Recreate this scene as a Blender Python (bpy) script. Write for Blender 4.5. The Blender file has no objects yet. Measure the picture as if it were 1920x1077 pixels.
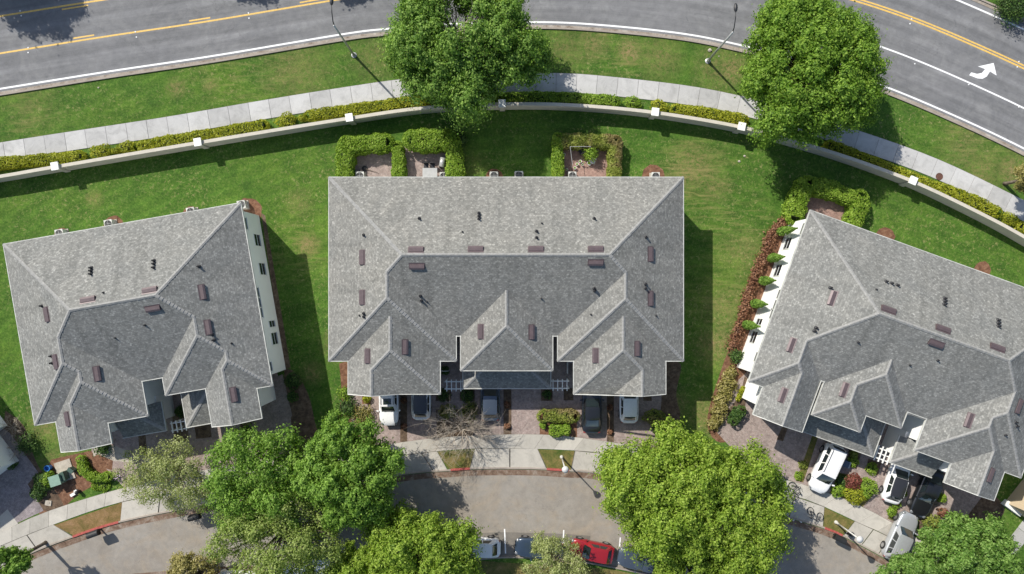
import bpy, math, random
import numpy as np
from mathutils import Vector, Matrix

random.seed(7)
S = bpy.context.scene
COL = S.collection
R = math.radians

# ------------------------------------------------------------------ camera
H = 64.0                      # drone height above the lawn
PXM = 0.05                    # metres per photo pixel on the ground
cam = bpy.data.objects.new('camera', bpy.data.cameras.new('camera'))
COL.objects.link(cam)
cam.location = (0, 0, H)
cam.rotation_euler = (0, 0, 0)
cam.data.sensor_width = 36
cam.data.lens = 36 * H / 96.0
cam.data.clip_start = 0.5
cam.data.clip_end = 2000
S.camera = cam

# ------------------------------------------------------------------ light
EL, AZ = 42.0, -43.3
w = bpy.data.worlds.new('World'); S.world = w; w.use_nodes = True
nt = w.node_tree; nt.nodes.clear()
sky = nt.nodes.new('ShaderNodeTexSky'); sky.sky_type = 'NISHITA'; sky.sun_disc = False
sky.sun_elevation = R(EL); sky.sun_rotation = R(AZ); sky.air_density = 1.0; sky.dust_density = 1.2; sky.ozone_density = 1.0
bg = nt.nodes.new('ShaderNodeBackground'); bg.inputs['Strength'].default_value = 0.12
ow = nt.nodes.new('ShaderNodeOutputWorld')
nt.links.new(sky.outputs[0], bg.inputs[0]); nt.links.new(bg.outputs[0], ow.inputs[0])
sun = bpy.data.objects.new('sun', bpy.data.lights.new('sun', 'SUN'))
sun.data.energy = 4.8; sun.data.angle = R(0.6); sun.data.color = (1.0, 0.955, 0.88)
sd = Vector((math.sin(R(AZ)) * math.cos(R(EL)), math.cos(R(AZ)) * math.cos(R(EL)), math.sin(R(EL))))
sun.rotation_euler = (-sd).to_track_quat('-Z', 'Y').to_euler()
sun.location = (-30, 30, 60)
COL.objects.link(sun)
S.view_settings.view_transform = 'Standard'; S.view_settings.look = 'None'
S.view_settings.gamma = 1; S.view_settings.use_curve_mapping = False
S.view_settings.exposure = 0.32

# ------------------------------------------------------------------ helpers
def W(px, py, z=0.0):
    s = PXM * (H - z) / H
    return ((px - 960) * s, -(py - 538.5) * s, z)
def G2(px, py): return W(px, py)[:2]

BASE = {}
def thing(name, label, cat, loc=(0, 0, 0), rz=0.0, group=None, kind=None):
    o = bpy.data.objects.new(name, None); COL.objects.link(o)
    o.location = loc; o.rotation_euler = (0, 0, rz); o.empty_display_size = 0.3
    if label: o['label'] = label
    if cat: o['category'] = cat
    if group: o['group'] = group
    if kind: o['kind'] = kind
    BASE[o] = (Vector(loc), rz)
    return o
def tag(o, label, cat, group=None, kind=None):
    if label: o['label'] = label
    if cat: o['category'] = cat
    if group: o['group'] = group
    if kind: o['kind'] = kind
    return o

class MB:
    def __init__(s): s.v = []; s.f = []; s.m = []; s.uv = {}; s.mi = 0
    def add(s, vs, fs):
        b = len(s.v); s.v += [tuple(map(float, p)) for p in vs]
        for f in fs: s.f.append(tuple(i + b for i in f)); s.m.append(s.mi)
        return b
    def box(s, c, d, rz=0.0, M=None):
        x, y, z = d[0] / 2, d[1] / 2, d[2] / 2
        vs = [(-x, -y, -z), (x, -y, -z), (x, y, -z), (-x, y, -z), (-x, -y, z), (x, -y, z), (x, y, z), (-x, y, z)]
        if M is None:
            co, si = math.cos(rz), math.sin(rz)
            vs = [(c[0] + a * co - b * si, c[1] + a * si + b * co, c[2] + e) for a, b, e in vs]
        else: vs = [tuple(M @ Vector(p) + Vector(c)) for p in vs]
        s.add(vs, [(0, 3, 2, 1), (4, 5, 6, 7), (0, 1, 5, 4), (1, 2, 6, 5), (2, 3, 7, 6), (3, 0, 4, 7)])
        return s
    def prism(s, poly, z0, z1, cap0=True):
        n = len(poly)
        a = sum(poly[i][0] * poly[(i + 1) % n][1] - poly[(i + 1) % n][0] * poly[i][1] for i in range(n))
        if a < 0: poly = poly[::-1]
        vs = [(p[0], p[1], z0) for p in poly] + [(p[0], p[1], z1) for p in poly]
        fs = [tuple(range(n, 2 * n))]
        if cap0: fs.append(tuple(reversed(range(n))))
        fs += [(i, (i + 1) % n, (i + 1) % n + n, i + n) for i in range(n)]
        s.add(vs, fs); return s
    def sheet(s, poly, z):
        n = len(poly)
        a = sum(poly[i][0] * poly[(i + 1) % n][1] - poly[(i + 1) % n][0] * poly[i][1] for i in range(n))
        if a < 0: poly = poly[::-1]
        s.add([(p[0], p[1], z) for p in poly], [tuple(range(n))]); return s
    def tube(s, pts, rs, n=8, cap=True):
        pts = [Vector(p) for p in pts]
        if not hasattr(rs, '__len__'): rs = [rs] * len(pts)
        vs = []; fs = []
        up = None
        for i, p in enumerate(pts):
            d = (pts[min(i + 1, len(pts) - 1)] - pts[max(i - 1, 0)])
            if d.length < 1e-9: d = Vector((0, 0, 1))
            d.normalize()
            if up is None: up = d.orthogonal().normalized()
            else:
                up = up - d * up.dot(d)
                up = up.normalized() if up.length > 1e-6 else d.orthogonal().normalized()
            q = d.cross(up)
            for k in range(n):
                a = 2 * math.pi * k / n
                vs.append(p + (up * math.cos(a) + q * math.sin(a)) * rs[i])
        for i in range(len(pts) - 1):
            for k in range(n):
                k2 = (k + 1) % n
                fs.append((i * n + k, i * n + k2, (i + 1) * n + k2, (i + 1) * n + k))
        if cap: fs.append(tuple(reversed(range(n)))); fs.append(tuple(range((len(pts) - 1) * n, len(pts) * n)))
        s.add(vs, fs); return s
    def lathe(s, c, prof, n=16, M=None):
        vs = []; fs = []
        for r, z in prof:
            for k in range(n):
                a = 2 * math.pi * k / n
                p = Vector((r * math.cos(a), r * math.sin(a), z))
                if M is not None: p = M @ p
                vs.append(p + Vector(c))
        for i in range(len(prof) - 1):
            for k in range(n):
                k2 = (k + 1) % n
                fs.append((i * n + k, i * n + k2, (i + 1) * n + k2, (i + 1) * n + k))
        fs.append(tuple(reversed(range(n)))); fs.append(tuple(range((len(prof) - 1) * n, len(prof) * n)))
        s.add(vs, fs); return s
    def blob(s, c, r, seed=0, n=10, rough=0.12):
        rnd = random.Random(seed); vs = []; fs = []
        m = n // 2 + 1
        for i in range(m):
            t = math.pi * i / (m - 1)
            for k in range(n):
                a = 2 * math.pi * k / n
                q = 1 + rnd.uniform(-rough, rough) if 0 < i < m - 1 else 1
                vs.append((c[0] + r[0] * q * math.sin(t) * math.cos(a), c[1] + r[1] * q * math.sin(t) * math.sin(a), c[2] + r[2] * q * math.cos(t)))
        for i in range(m - 1):
            for k in range(n):
                k2 = (k + 1) % n
                fs.append((i * n + k, (i + 1) * n + k, (i + 1) * n + k2, i * n + k2))
        s.add(vs, fs); return s
    def build(s, name, mats, parent=None, world=False, smooth=False, kind=None):
        me = bpy.data.meshes.new(name)
        v = s.v
        if world and parent is not None:
            L, rz = BASE[parent]; co, si = math.cos(-rz), math.sin(-rz)
            v = [((x - L.x) * co - (y - L.y) * si, (x - L.x) * si + (y - L.y) * co, z - L.z) for x, y, z in v]
        me.from_pydata(v, [], s.f)
        if not isinstance(mats, (list, tuple)): mats = [mats]
        for m in mats: me.materials.append(m)
        if len(mats) > 1: me.polygons.foreach_set('material_index', s.m)
        if smooth: me.polygons.foreach_set('use_smooth', [True] * len(me.polygons))
        me.update()
        o = bpy.data.objects.new(name, me); COL.objects.link(o)
        if parent is not None:
            o.parent = parent; BASE[o] = BASE.get(parent, (Vector((0, 0, 0)), 0))
        else: BASE[o] = (Vector((0, 0, 0)), 0)
        if kind: o['kind'] = kind
        return o

def cr(pts, step=12.0):
    """smooth curve through photo points"""
    P = [pts[0]] + list(pts) + [pts[-1]]
    out = []
    for i in range(1, len(P) - 2):
        p0, p1, p2, p3 = [np.array(q, float) for q in P[i - 1:i + 3]]
        n = max(1, int(np.linalg.norm(p2 - p1) / step))
        for k in range(n):
            t = k / n
            out.append(tuple(0.5 * ((2 * p1) + (-p0 + p2) * t + (2 * p0 - 5 * p1 + 4 * p2 - p3) * t * t + (-p0 + 3 * p1 - 3 * p2 + p3) * t ** 3)))
    out.append(tuple(map(float, pts[-1])))
    return out
def offs(line, d):
    """offset a world polyline to its left by d"""
    L = [np.array(p[:2], float) for p in line]; o = []
    for i, p in enumerate(L):
        t = L[min(i + 1, len(L) - 1)] - L[max(i - 1, 0)]; t /= (np.linalg.norm(t) + 1e-9)
        o.append((p[0] - t[1] * d, p[1] + t[0] * d))
    return o
def wl(px_line, z=0.0): return [W(p[0], p[1], z)[:2] for p in px_line]
def ribbon(mb, a, b, z):
    n = min(len(a), len(b))
    vs = [(p[0], p[1], z) for p in a[:n]] + [(p[0], p[1], z) for p in b[:n]]
    mb.add(vs, [(i, i + 1, n + i + 1, n + i) for i in range(n - 1)])
def solid_ribbon(mb, a, b, z0, z1):
    n = len(a)
    vs = []
    for q, z in ((a, z1), (b, z1), (b, z0), (a, z0)): vs += [(p[0], p[1], z) for p in q]
    fs = []
    for j in range(4):
        k = (j + 1) % 4
        fs += [(j * n + i, j * n + i + 1, k * n + i + 1, k * n + i) for i in range(n - 1)]
    fs += [(0, n, 2 * n, 3 * n), (4 * n - 1, 3 * n - 1, 2 * n - 1, n - 1)]
    mb.add(vs, fs)
def resamp(line, step):
    L = [np.array(p[:2], float) for p in line]
    d = [0]
    for i in range(1, len(L)): d.append(d[-1] + np.linalg.norm(L[i] - L[i - 1]))
    n = max(1, round(d[-1] / step)); out = []
    for k in range(n + 1):
        t = d[-1] * k / n
        i = max(1, min(len(L) - 1, int(np.searchsorted(d, t))))
        f = (t - d[i - 1]) / (d[i] - d[i - 1] + 1e-9)
        out.append(tuple(L[i - 1] * (1 - f) + L[i] * f))
    return out

# ------------------------------------------------------------------ materials
def mat(name):
    m = bpy.data.materials.new(name); m.use_nodes = True
    nt = m.node_tree; b = nt.nodes['Principled BSDF']
    return m, nt, b
def N(nt, t, **k):
    n = nt.nodes.new(t)
    for a, v in k.items():
        if a.startswith('i_'):
            key = a[2:].replace('_', ' ')
            n.inputs[int(key) if key.isdigit() else key].default_value = v
        else: setattr(n, a, v)
    return n
def c4(c): return (c[0], c[1], c[2], 1)
def noise(nt, scale, detail=4, rough=0.6, vec=None, dist=0.0):
    n = N(nt, 'ShaderNodeTexNoise', i_Scale=scale, i_Detail=detail, i_Roughness=rough, i_Distortion=dist)
    if vec is not None: nt.links.new(vec, n.inputs['Vector'])
    return n
def ramp(nt, fac, stops):
    r = N(nt, 'ShaderNodeValToRGB'); e = r.color_ramp.elements
    while len(e) < len(stops): e.new(0.5)
    for i, (p, c) in enumerate(stops): e[i].position = p; e[i].color = c4(c) if hasattr(c, '__len__') else (c, c, c, 1)
    nt.links.new(fac, r.inputs[0]); return r
def mix(nt, fac, a, b, mode='MIX'):
    n = N(nt, 'ShaderNodeMix', data_type='RGBA', blend_type=mode)
    for s, v in ((0, fac), (6, a), (7, b)):
        if hasattr(v, 'links') or hasattr(v, 'is_output'): nt.links.new(v, n.inputs[s])
        else: n.inputs[s].default_value = v if s == 0 else c4(v)
    return n.outputs[2]
def bump(nt, b, h, strength=0.3, dist=0.02):
    n = N(nt, 'ShaderNodeBump', i_Strength=strength, i_Distance=dist)
    nt.links.new(h, n.inputs['Height']); nt.links.new(n.outputs[0], b.inputs['Normal'])
def wpos(nt):
    return N(nt, 'ShaderNodeNewGeometry').outputs['Position']

def simple(name, col, rough=0.6, metal=0.0, var=0.12, scale=3.0, bmp=0.0, coat=0.0, spec=0.5):
    m, nt, b = mat(name)
    n = noise(nt, scale, 5, 0.65, wpos(nt))
    lo = [c * (1 - var) for c in col]; hi = [min(1, c * (1 + var)) for c in col]
    r = ramp(nt, n.outputs[0], [(0.3, lo), (0.7, hi)])
    nt.links.new(r.outputs[0], b.inputs['Base Color'])
    b.inputs['Roughness'].default_value = rough; b.inputs['Metallic'].default_value = metal
    b.inputs['Specular IOR Level'].default_value = spec
    if coat: b.inputs['Coat Weight'].default_value = coat; b.inputs['Coat Roughness'].default_value = 0.05
    if bmp:
        n2 = noise(nt, scale * 12, 3, 0.6, wpos(nt)); bump(nt, b, n2.outputs[0], bmp, 0.01)
    return m

def grass_mat():
    m, nt, b = mat('lawn_grass'); P = wpos(nt)
    big = noise(nt, 0.09, 4, 0.6, P, 0.6); mid = noise(nt, 0.6, 5, 0.7, P, 0.4)
    fine = noise(nt, 4.5, 4, 0.8, P); blade = noise(nt, 16, 3, 0.85, P)
    c = ramp(nt, fine.outputs[0], [(0.28, (0.026, 0.064, 0.010)), (0.5, (0.058, 0.122, 0.018)), (0.74, (0.115, 0.185, 0.036))]).outputs[0]
    cb = ramp(nt, big.outputs[0], [(0.3, (0.78, 0.90, 0.8)), (0.5, (1.02, 1.06, 1)), (0.72, (1.36, 1.24, 1.1))]).outputs[0]
    c = mix(nt, 1.0, c, cb, 'MULTIPLY')
    cm = ramp(nt, mid.outputs[0], [(0.28, (0.62, 0.70, 0.7)), (0.72, (1.38, 1.28, 1.2))]).outputs[0]
    c = mix(nt, 1.0, c, cm, 'MULTIPLY')
    # mower passes: faint curved bands that follow the wall
    vm = N(nt, 'ShaderNodeVectorMath', operation='DISTANCE'); nt.links.new(P, vm.inputs[0]); vm.inputs[1].default_value = (3, -62, 0)
    d2 = N(nt, 'ShaderNodeMath', operation='ADD'); nt.links.new(vm.outputs['Value'], d2.inputs[0]); nt.links.new(mid.outputs[0], d2.inputs[1])
    sw = N(nt, 'ShaderNodeMath', operation='MULTIPLY', i_1=5.6); nt.links.new(d2.outputs[0], sw.inputs[0])
    si = N(nt, 'ShaderNodeMath', operation='SINE'); nt.links.new(sw.outputs[0], si.inputs[0])
    sr = ramp(nt, si.outputs[0], [(0.0, 0.93), (1.0, 1.08)]).outputs[0]
    c = mix(nt, 1.0, c, sr, 'MULTIPLY')
    # dry straw flecks and worn patches
    fl = noise(nt, 3.4, 5, 0.8, P, 0.8)
    amt = ramp(nt, noise(nt, 0.16, 3, 0.6, P).outputs[0], [(0.36, 0.12), (0.58, 1.0)]).outputs[0]
    thr = ramp(nt, fl.outputs[0], [(0.54, 0), (0.66, 0.75)]).outputs[0]
    f = N(nt, 'ShaderNodeMath', operation='MULTIPLY'); nt.links.new(amt, f.inputs[0]); nt.links.new(thr, f.inputs[1])
    c = mix(nt, f.outputs[0], c, (0.33, 0.30, 0.13))
    spots = [(1180, 97, 1.3, .95), (1240, 110, 2.2, .5), (1110, 80, 1.8, .5), (1370, 130, 1.8, .7), (700, 110, 2.5, .35), (1840, 320, 2.2, .5), (1345, 645, 1.3, .9), (1330, 780, 2.0, .8), (1262, 760, 1.5, .7), (577, 460, 1.2, .8), (176, 373, 0.9, .5), (1300, 315, 2.6, .6), (1340, 350, 1.6, .45), (1395, 470, 2.4, .38), (1365, 580, 3.2, .4),
             (1350, 650, 2.4, .65), (60, 200, 2.5, .25), (560, 130, 3.5, .4), (1810, 270, 2.5, .35), (1900, 320, 1.6, .8), (1350, 130, 2.6, .45), (1060, 90, 2.4, .4),
             (330, 165, 1.0, .6), (395, 160, .8, .5), (1500, 300, .4, .1), (640, 650, 1.8, .55), (585, 700, 1.2, .5), (90, 800, 2.2, .5), (560, 380, 1.4, .4), (1120, 200, .1, .1),
             (120, 880, 2.5, .6), (880, 318, 2.0, .3), (1880, 110, .1, .1)]
    tot = None
    for (px, py, r, a) in spots:
        v = N(nt, 'ShaderNodeVectorMath', operation='DISTANCE'); nt.links.new(P, v.inputs[0]); x, y = G2(px, py); v.inputs[1].default_value = (x, y, 0)
        q = N(nt, 'ShaderNodeMapRange'); q.inputs['From Min'].default_value = r * 1.25; q.inputs['From Max'].default_value = r * 0.2
        q.inputs['To Min'].default_value = 0; q.inputs['To Max'].default_value = a
        nt.links.new(v.outputs['Value'], q.inputs['Value'])
        if tot is None: tot = q.outputs[0]
        else:
            z = N(nt, 'ShaderNodeMath', operation='MAXIMUM'); nt.links.new(tot, z.inputs[0]); nt.links.new(q.outputs[0], z.inputs[1]); tot = z.outputs[0]
    # scalped mowing streaks right of the central block
    mg = N(nt, 'ShaderNodeMapping'); mg.inputs['Rotation'].default_value = (0, 0, R(48)); mg.inputs['Scale'].default_value = (0.35, 2.6, 1); nt.links.new(P, mg.inputs[0])
    sk = ramp(nt, noise(nt, 1.0, 5, 0.7, mg.outputs[0], 0.6).outputs[0], [(0.5, 0), (0.62, 1.0)]).outputs[0]
    for (px, py, r_, a_) in [(1300, 330, 5.0, .75), (1385, 430, 4.5, .5), (1345, 560, 5.0, .45), (560, 470, 4.5, .4), (1830, 250, 5.5, .5), (470, 130, 7.5, .4), (60, 215, 5, .4), (1150, 100, 5, .45)]:
        v = N(nt, 'ShaderNodeVectorMath', operation='DISTANCE'); nt.links.new(P, v.inputs[0]); x, y = G2(px, py); v.inputs[1].default_value = (x, y, 0)
        q = N(nt, 'ShaderNodeMapRange'); q.inputs['From Min'].default_value = r_; q.inputs['From Max'].default_value = r_ * .3; q.inputs['To Max'].default_value = a_; nt.links.new(v.outputs['Value'], q.inputs['Value'])
        z = N(nt, 'ShaderNodeMath', operation='MULTIPLY'); nt.links.new(q.outputs[0], z.inputs[0]); nt.links.new(sk, z.inputs[1])
        c = mix(nt, z.outputs[0], c, (0.23, 0.22, 0.075))
    pr = ramp(nt, noise(nt, 3.2, 5, 0.8, P, 0.8).outputs[0], [(0.38, 0.0), (0.66, 1.5)]).outputs[0]
    z = N(nt, 'ShaderNodeMath', operation='MULTIPLY', use_clamp=True); nt.links.new(tot, z.inputs[0]); nt.links.new(pr, z.inputs[1])
    c = mix(nt, z.outputs[0], c, (0.25, 0.19, 0.085))
    c = mix(nt, 1.0, c, ramp(nt, blade.outputs[0], [(0.3, 0.6), (0.7, 1.4)]).outputs[0], 'MULTIPLY')
    nt.links.new(c, b.inputs['Base Color']); b.inputs['Roughness'].default_value = 0.9; b.inputs['Specular IOR Level'].default_value = 0.15
    bump(nt, b, blade.outputs[0], 0.7, 0.06)
    return m
M = {}
M['grass'] = grass_mat()

def ground_mix(name, cols, s1, s2, rough=0.9, bs=0.4, bd=0.03, spec=0.2, big=None):
    m, nt, b = mat(name); P = wpos(nt)
    a = noise(nt, s1, 6, 0.7, P, 0.5); f = noise(nt, s2, 4, 0.8, P)
    c = ramp(nt, a.outputs[0], [(0.3, cols[0]), (0.5, cols[1]), (0.7, cols[2])]).outputs[0]
    c = mix(nt, 1.0, c, ramp(nt, f.outputs[0], [(0.3, 0.7), (0.7, 1.3)]).outputs[0], 'MULTIPLY')
    if big:
        c = mix(nt, 1.0, c, ramp(nt, noise(nt, big, 4, 0.6, P, 1.0).outputs[0], [(0.35, 0.82), (0.65, 1.15)]).outputs[0], 'MULTIPLY')
    nt.links.new(c, b.inputs['Base Color']); b.inputs['Roughness'].default_value = rough; b.inputs['Specular IOR Level'].default_value = spec
    bump(nt, b, f.outputs[0], bs, bd); return m
M['mulch'] = ground_mix('mulch', [(0.055, 0.038, 0.026), (0.12, 0.082, 0.055), (0.21, 0.155, 0.105)], 2.2, 14, bs=0.9, bd=0.06)
M['mulch_red'] = ground_mix('red_mulch', [(0.08, 0.04, 0.025), (0.17, 0.085, 0.05), (0.27, 0.16, 0.10)], 2.2, 14, bs=0.9, bd=0.06)
M['drygrass'] = ground_mix('dry_turf', [(0.05, 0.08, 0.015), (0.13, 0.12, 0.035), (0.24, 0.17, 0.07)], 1.0, 9, bs=0.9, bd=0.05)
M['browngrass'] = ground_mix('brown_turf', [(0.09, 0.08, 0.02), (0.20, 0.13, 0.055), (0.27, 0.17, 0.09)], 1.0, 9, bs=0.9, bd=0.05)
M['litter'] = ground_mix('leaf_litter', [(0.075, 0.045, 0.03), (0.17, 0.115, 0.082), (0.29, 0.25, 0.205)], 1.4, 11, bs=0.8, bd=0.03)
M['gutter'] = ground_mix('stained_gutter', [(0.16, 0.12, 0.09), (0.30, 0.26, 0.215), (0.40, 0.37, 0.33)], 1.1, 10, bs=0.4, bd=0.02)
M['road'] = None
def asphalt(name, base, bigc, tint, crack=True, cscale=0.12, lanes=None):
    m, nt, b = mat(name); P = wpos(nt)
    a = noise(nt, 0.12, 5, 0.6, P, 1.5); g = noise(nt, 22, 3, 0.9, P); md = noise(nt, 1.6, 5, 0.7, P, 0.4)
    c = ramp(nt, a.outputs[0], [(0.35, base), (0.65, bigc)]).outputs[0]
    c = mix(nt, ramp(nt, noise(nt, 0.3, 4, 0.7, P, 2.0).outputs[0], [(0.45, 0), (0.7, 0.7)]).outputs[0], c, tint)
    c = mix(nt, 1.0, c, ramp(nt, md.outputs[0], [(0.3, 0.88), (0.7, 1.12)]).outputs[0], 'MULTIPLY')
    c = mix(nt, 1.0, c, ramp(nt, g.outputs[0], [(0.25, 0.75), (0.75, 1.28)]).outputs[0], 'MULTIPLY')
    if lanes:
        uvn = N(nt, 'ShaderNodeUVMap', uv_map='UVMap'); mq = N(nt, 'ShaderNodeMapping'); mq.inputs['Scale'].default_value = (0.05, 1.0, 1); nt.links.new(uvn.outputs[0], mq.inputs[0])
        st_ = noise(nt, 1.5, 6, 0.75, mq.outputs[0], 0.15)
        c = mix(nt, 1.0, c, ramp(nt, st_.outputs[0], [(0.3, 0.80), (0.5, 1.0), (0.7, 1.16)]).outputs[0], 'MULTIPLY')
        sp_ = N(nt, 'ShaderNodeSeparateXYZ'); nt.links.new(uvn.outputs[0], sp_.inputs[0])
        wb = N(nt, 'ShaderNodeMath', operation='MULTIPLY_ADD', i_1=0.5); nt.links.new(noise(nt, 0.5, 3, 0.5, P).outputs[0], wb.inputs[0]); nt.links.new(sp_.outputs[1], wb.inputs[2])
        dd = N(nt, 'ShaderNodeMath', operation='MULTIPLY', i_1=3.65); nt.links.new(wb.outputs[0], dd.inputs[0])
        s_ = N(nt, 'ShaderNodeMath', operation='SINE'); nt.links.new(dd.outputs[0], s_.inputs[0])
        c = mix(nt, 1.0, c, ramp(nt, s_.outputs[0], [(0.0, 0.90), (1.0, 1.07)]).outputs[0], 'MULTIPLY')
    if crack:
        vo = N(nt, 'ShaderNodeTexVoronoi', feature='DISTANCE_TO_EDGE', i_Scale=cscale)
        pm = N(nt, 'ShaderNodeVectorMath', operation='ADD'); nn = noise(nt, 0.7, 4, 0.7, P)
        nt.links.new(P, pm.inputs[0]); sc = N(nt, 'ShaderNodeVectorMath', operation='SCALE'); sc.inputs['Scale'].default_value = 2.2
        nt.links.new(nn.outputs['Color'], sc.inputs[0]); nt.links.new(sc.outputs[0], pm.inputs[1]); nt.links.new(pm.outputs[0], vo.inputs['Vector'])
        cr_ = ramp(nt, vo.outputs['Distance'], [(0.0, 0.35), (0.004, 0)]).outputs[0]
        c = mix(nt, cr_, c, (0.05, 0.05, 0.05))
    nt.links.new(c, b.inputs['Base Color']); b.inputs['Roughness'].default_value = 0.85; b.inputs['Specular IOR Level'].default_value = 0.3
    bump(nt, b, g.outputs[0], 0.35, 0.01); return m
M['road'] = asphalt('road_asphalt', (0.150, 0.151, 0.154), (0.178, 0.178, 0.180), (0.215, 0.215, 0.212), lanes=True)
M['street'] = asphalt('old_asphalt', (0.215, 0.192, 0.162), (0.265, 0.245, 0.215), (0.275, 0.23, 0.175), cscale=0.2)
M['bay'] = asphalt('parking_asphalt', (0.13, 0.12, 0.105), (0.17, 0.155, 0.135), (0.2, 0.18, 0.15), crack=False)

def concrete(name, col, slab=True):
    m, nt, b = mat(name); P = wpos(nt)
    oi = N(nt, 'ShaderNodeObjectInfo')
    a = noise(nt, 0.8, 6, 0.7, P, 1.0); g = noise(nt, 18, 3, 0.8, P)
    c = ramp(nt, a.outputs[0], [(0.25, [x * 0.72 for x in col]), (0.5, col), (0.75, [min(1, x * 1.12) for x in col])]).outputs[0]
    rr = ramp(nt, oi.outputs['Random'], [(0.0, 0.86), (1.0, 1.08)]).outputs[0]
    c = mix(nt, 1.0, c, rr, 'MULTIPLY')
    st = ramp(nt, noise(nt, 2.6, 6, 0.8, P, 1.5).outputs[0], [(0.56, 0), (0.75, 0.5)]).outputs[0]
    c = mix(nt, st, c, [x * 0.55 for x in col])
    c = mix(nt, 1.0, c, ramp(nt, g.outputs[0], [(0.3, 0.9), (0.7, 1.1)]).outputs[0], 'MULTIPLY')
    nt.links.new(c, b.inputs['Base Color']); b.inputs['Roughness'].default_value = 0.85; b.inputs['Specular IOR Level'].default_value = 0.25
    bump(nt, b, g.outputs[0], 0.2, 0.01); return m
M['walk'] = concrete('sidewalk_concrete', (0.43, 0.425, 0.41))
M['apron'] = concrete('apron_concrete', (0.42, 0.395, 0.345))
M['kerb'] = concrete('kerb_concrete', (0.30, 0.26, 0.22))
M['joint'] = simple('joint_dirt', (0.12, 0.11, 0.09), 0.95)
M['pad'] = simple('pad_concrete', (0.38, 0.34, 0.28), 0.9, var=0.2)

def paver(name, c1, c2, mortar, scale=4.2, rot=0.0):
    m, nt, b = mat(name)
    P = wpos(nt)
    mp = N(nt, 'ShaderNodeMapping'); mp.inputs['Rotation'].default_value = (0, 0, rot); nt.links.new(P, mp.inputs[0])
    br = N(nt, 'ShaderNodeTexBrick', i_Scale=scale); br.inputs['Color1'].default_value = c4(c1); br.inputs['Color2'].default_value = c4(c2)
    br.inputs['Mortar'].default_value = c4(mortar); br.inputs['Mortar Size'].default_value = 0.025; br.inputs['Bias'].default_value = 0.0
    nt.links.new(mp.outputs[0], br.inputs['Vector'])
    a = noise(nt, 0.9, 6, 0.7, P, 1.2)
    c = mix(nt, 1.0, br.outputs[0], ramp(nt, a.outputs[0], [(0.28, 0.72), (0.7, 1.22)]).outputs[0], 'MULTIPLY')
    wn = N(nt, 'ShaderNodeTexVoronoi', i_Scale=5.5); nt.links.new(mp.outputs[0], wn.inputs['Vector'])
    sg = N(nt, 'ShaderNodeSeparateColor'); nt.links.new(wn.outputs['Color'], sg.inputs[0])
    c = mix(nt, 1.0, c, ramp(nt, sg.outputs[0], [(0.0, 0.85), (1.0, 1.15)]).outputs[0], 'MULTIPLY')
    nt.links.new(c, b.inputs['Base Color']); b.inputs['Roughness'].default_value = 0.85; b.inputs['Specular IOR Level'].default_value = 0.25
    bump(nt, b, br.outputs['Fac'], -0.4, 0.01); return m
M['paver'] = paver('paver_bricks', (0.290, 0.215, 0.19), (0.355, 0.29, 0.26), (0.17, 0.145, 0.13))
M['paver_r'] = paver('paver_bricks_turned', (0.290, 0.22, 0.195), (0.355, 0.295, 0.265), (0.17, 0.145, 0.13), rot=R(20))
M['paver_red'] = paver('patio_bricks', (0.27, 0.16, 0.13), (0.34, 0.225, 0.185), (0.16, 0.12, 0.10))
M['paver_blue'] = paver('grey_lilac_pavers', (0.23, 0.20, 0.20), (0.30, 0.26, 0.26), (0.14, 0.12, 0.12), rot=R(-36))

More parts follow.
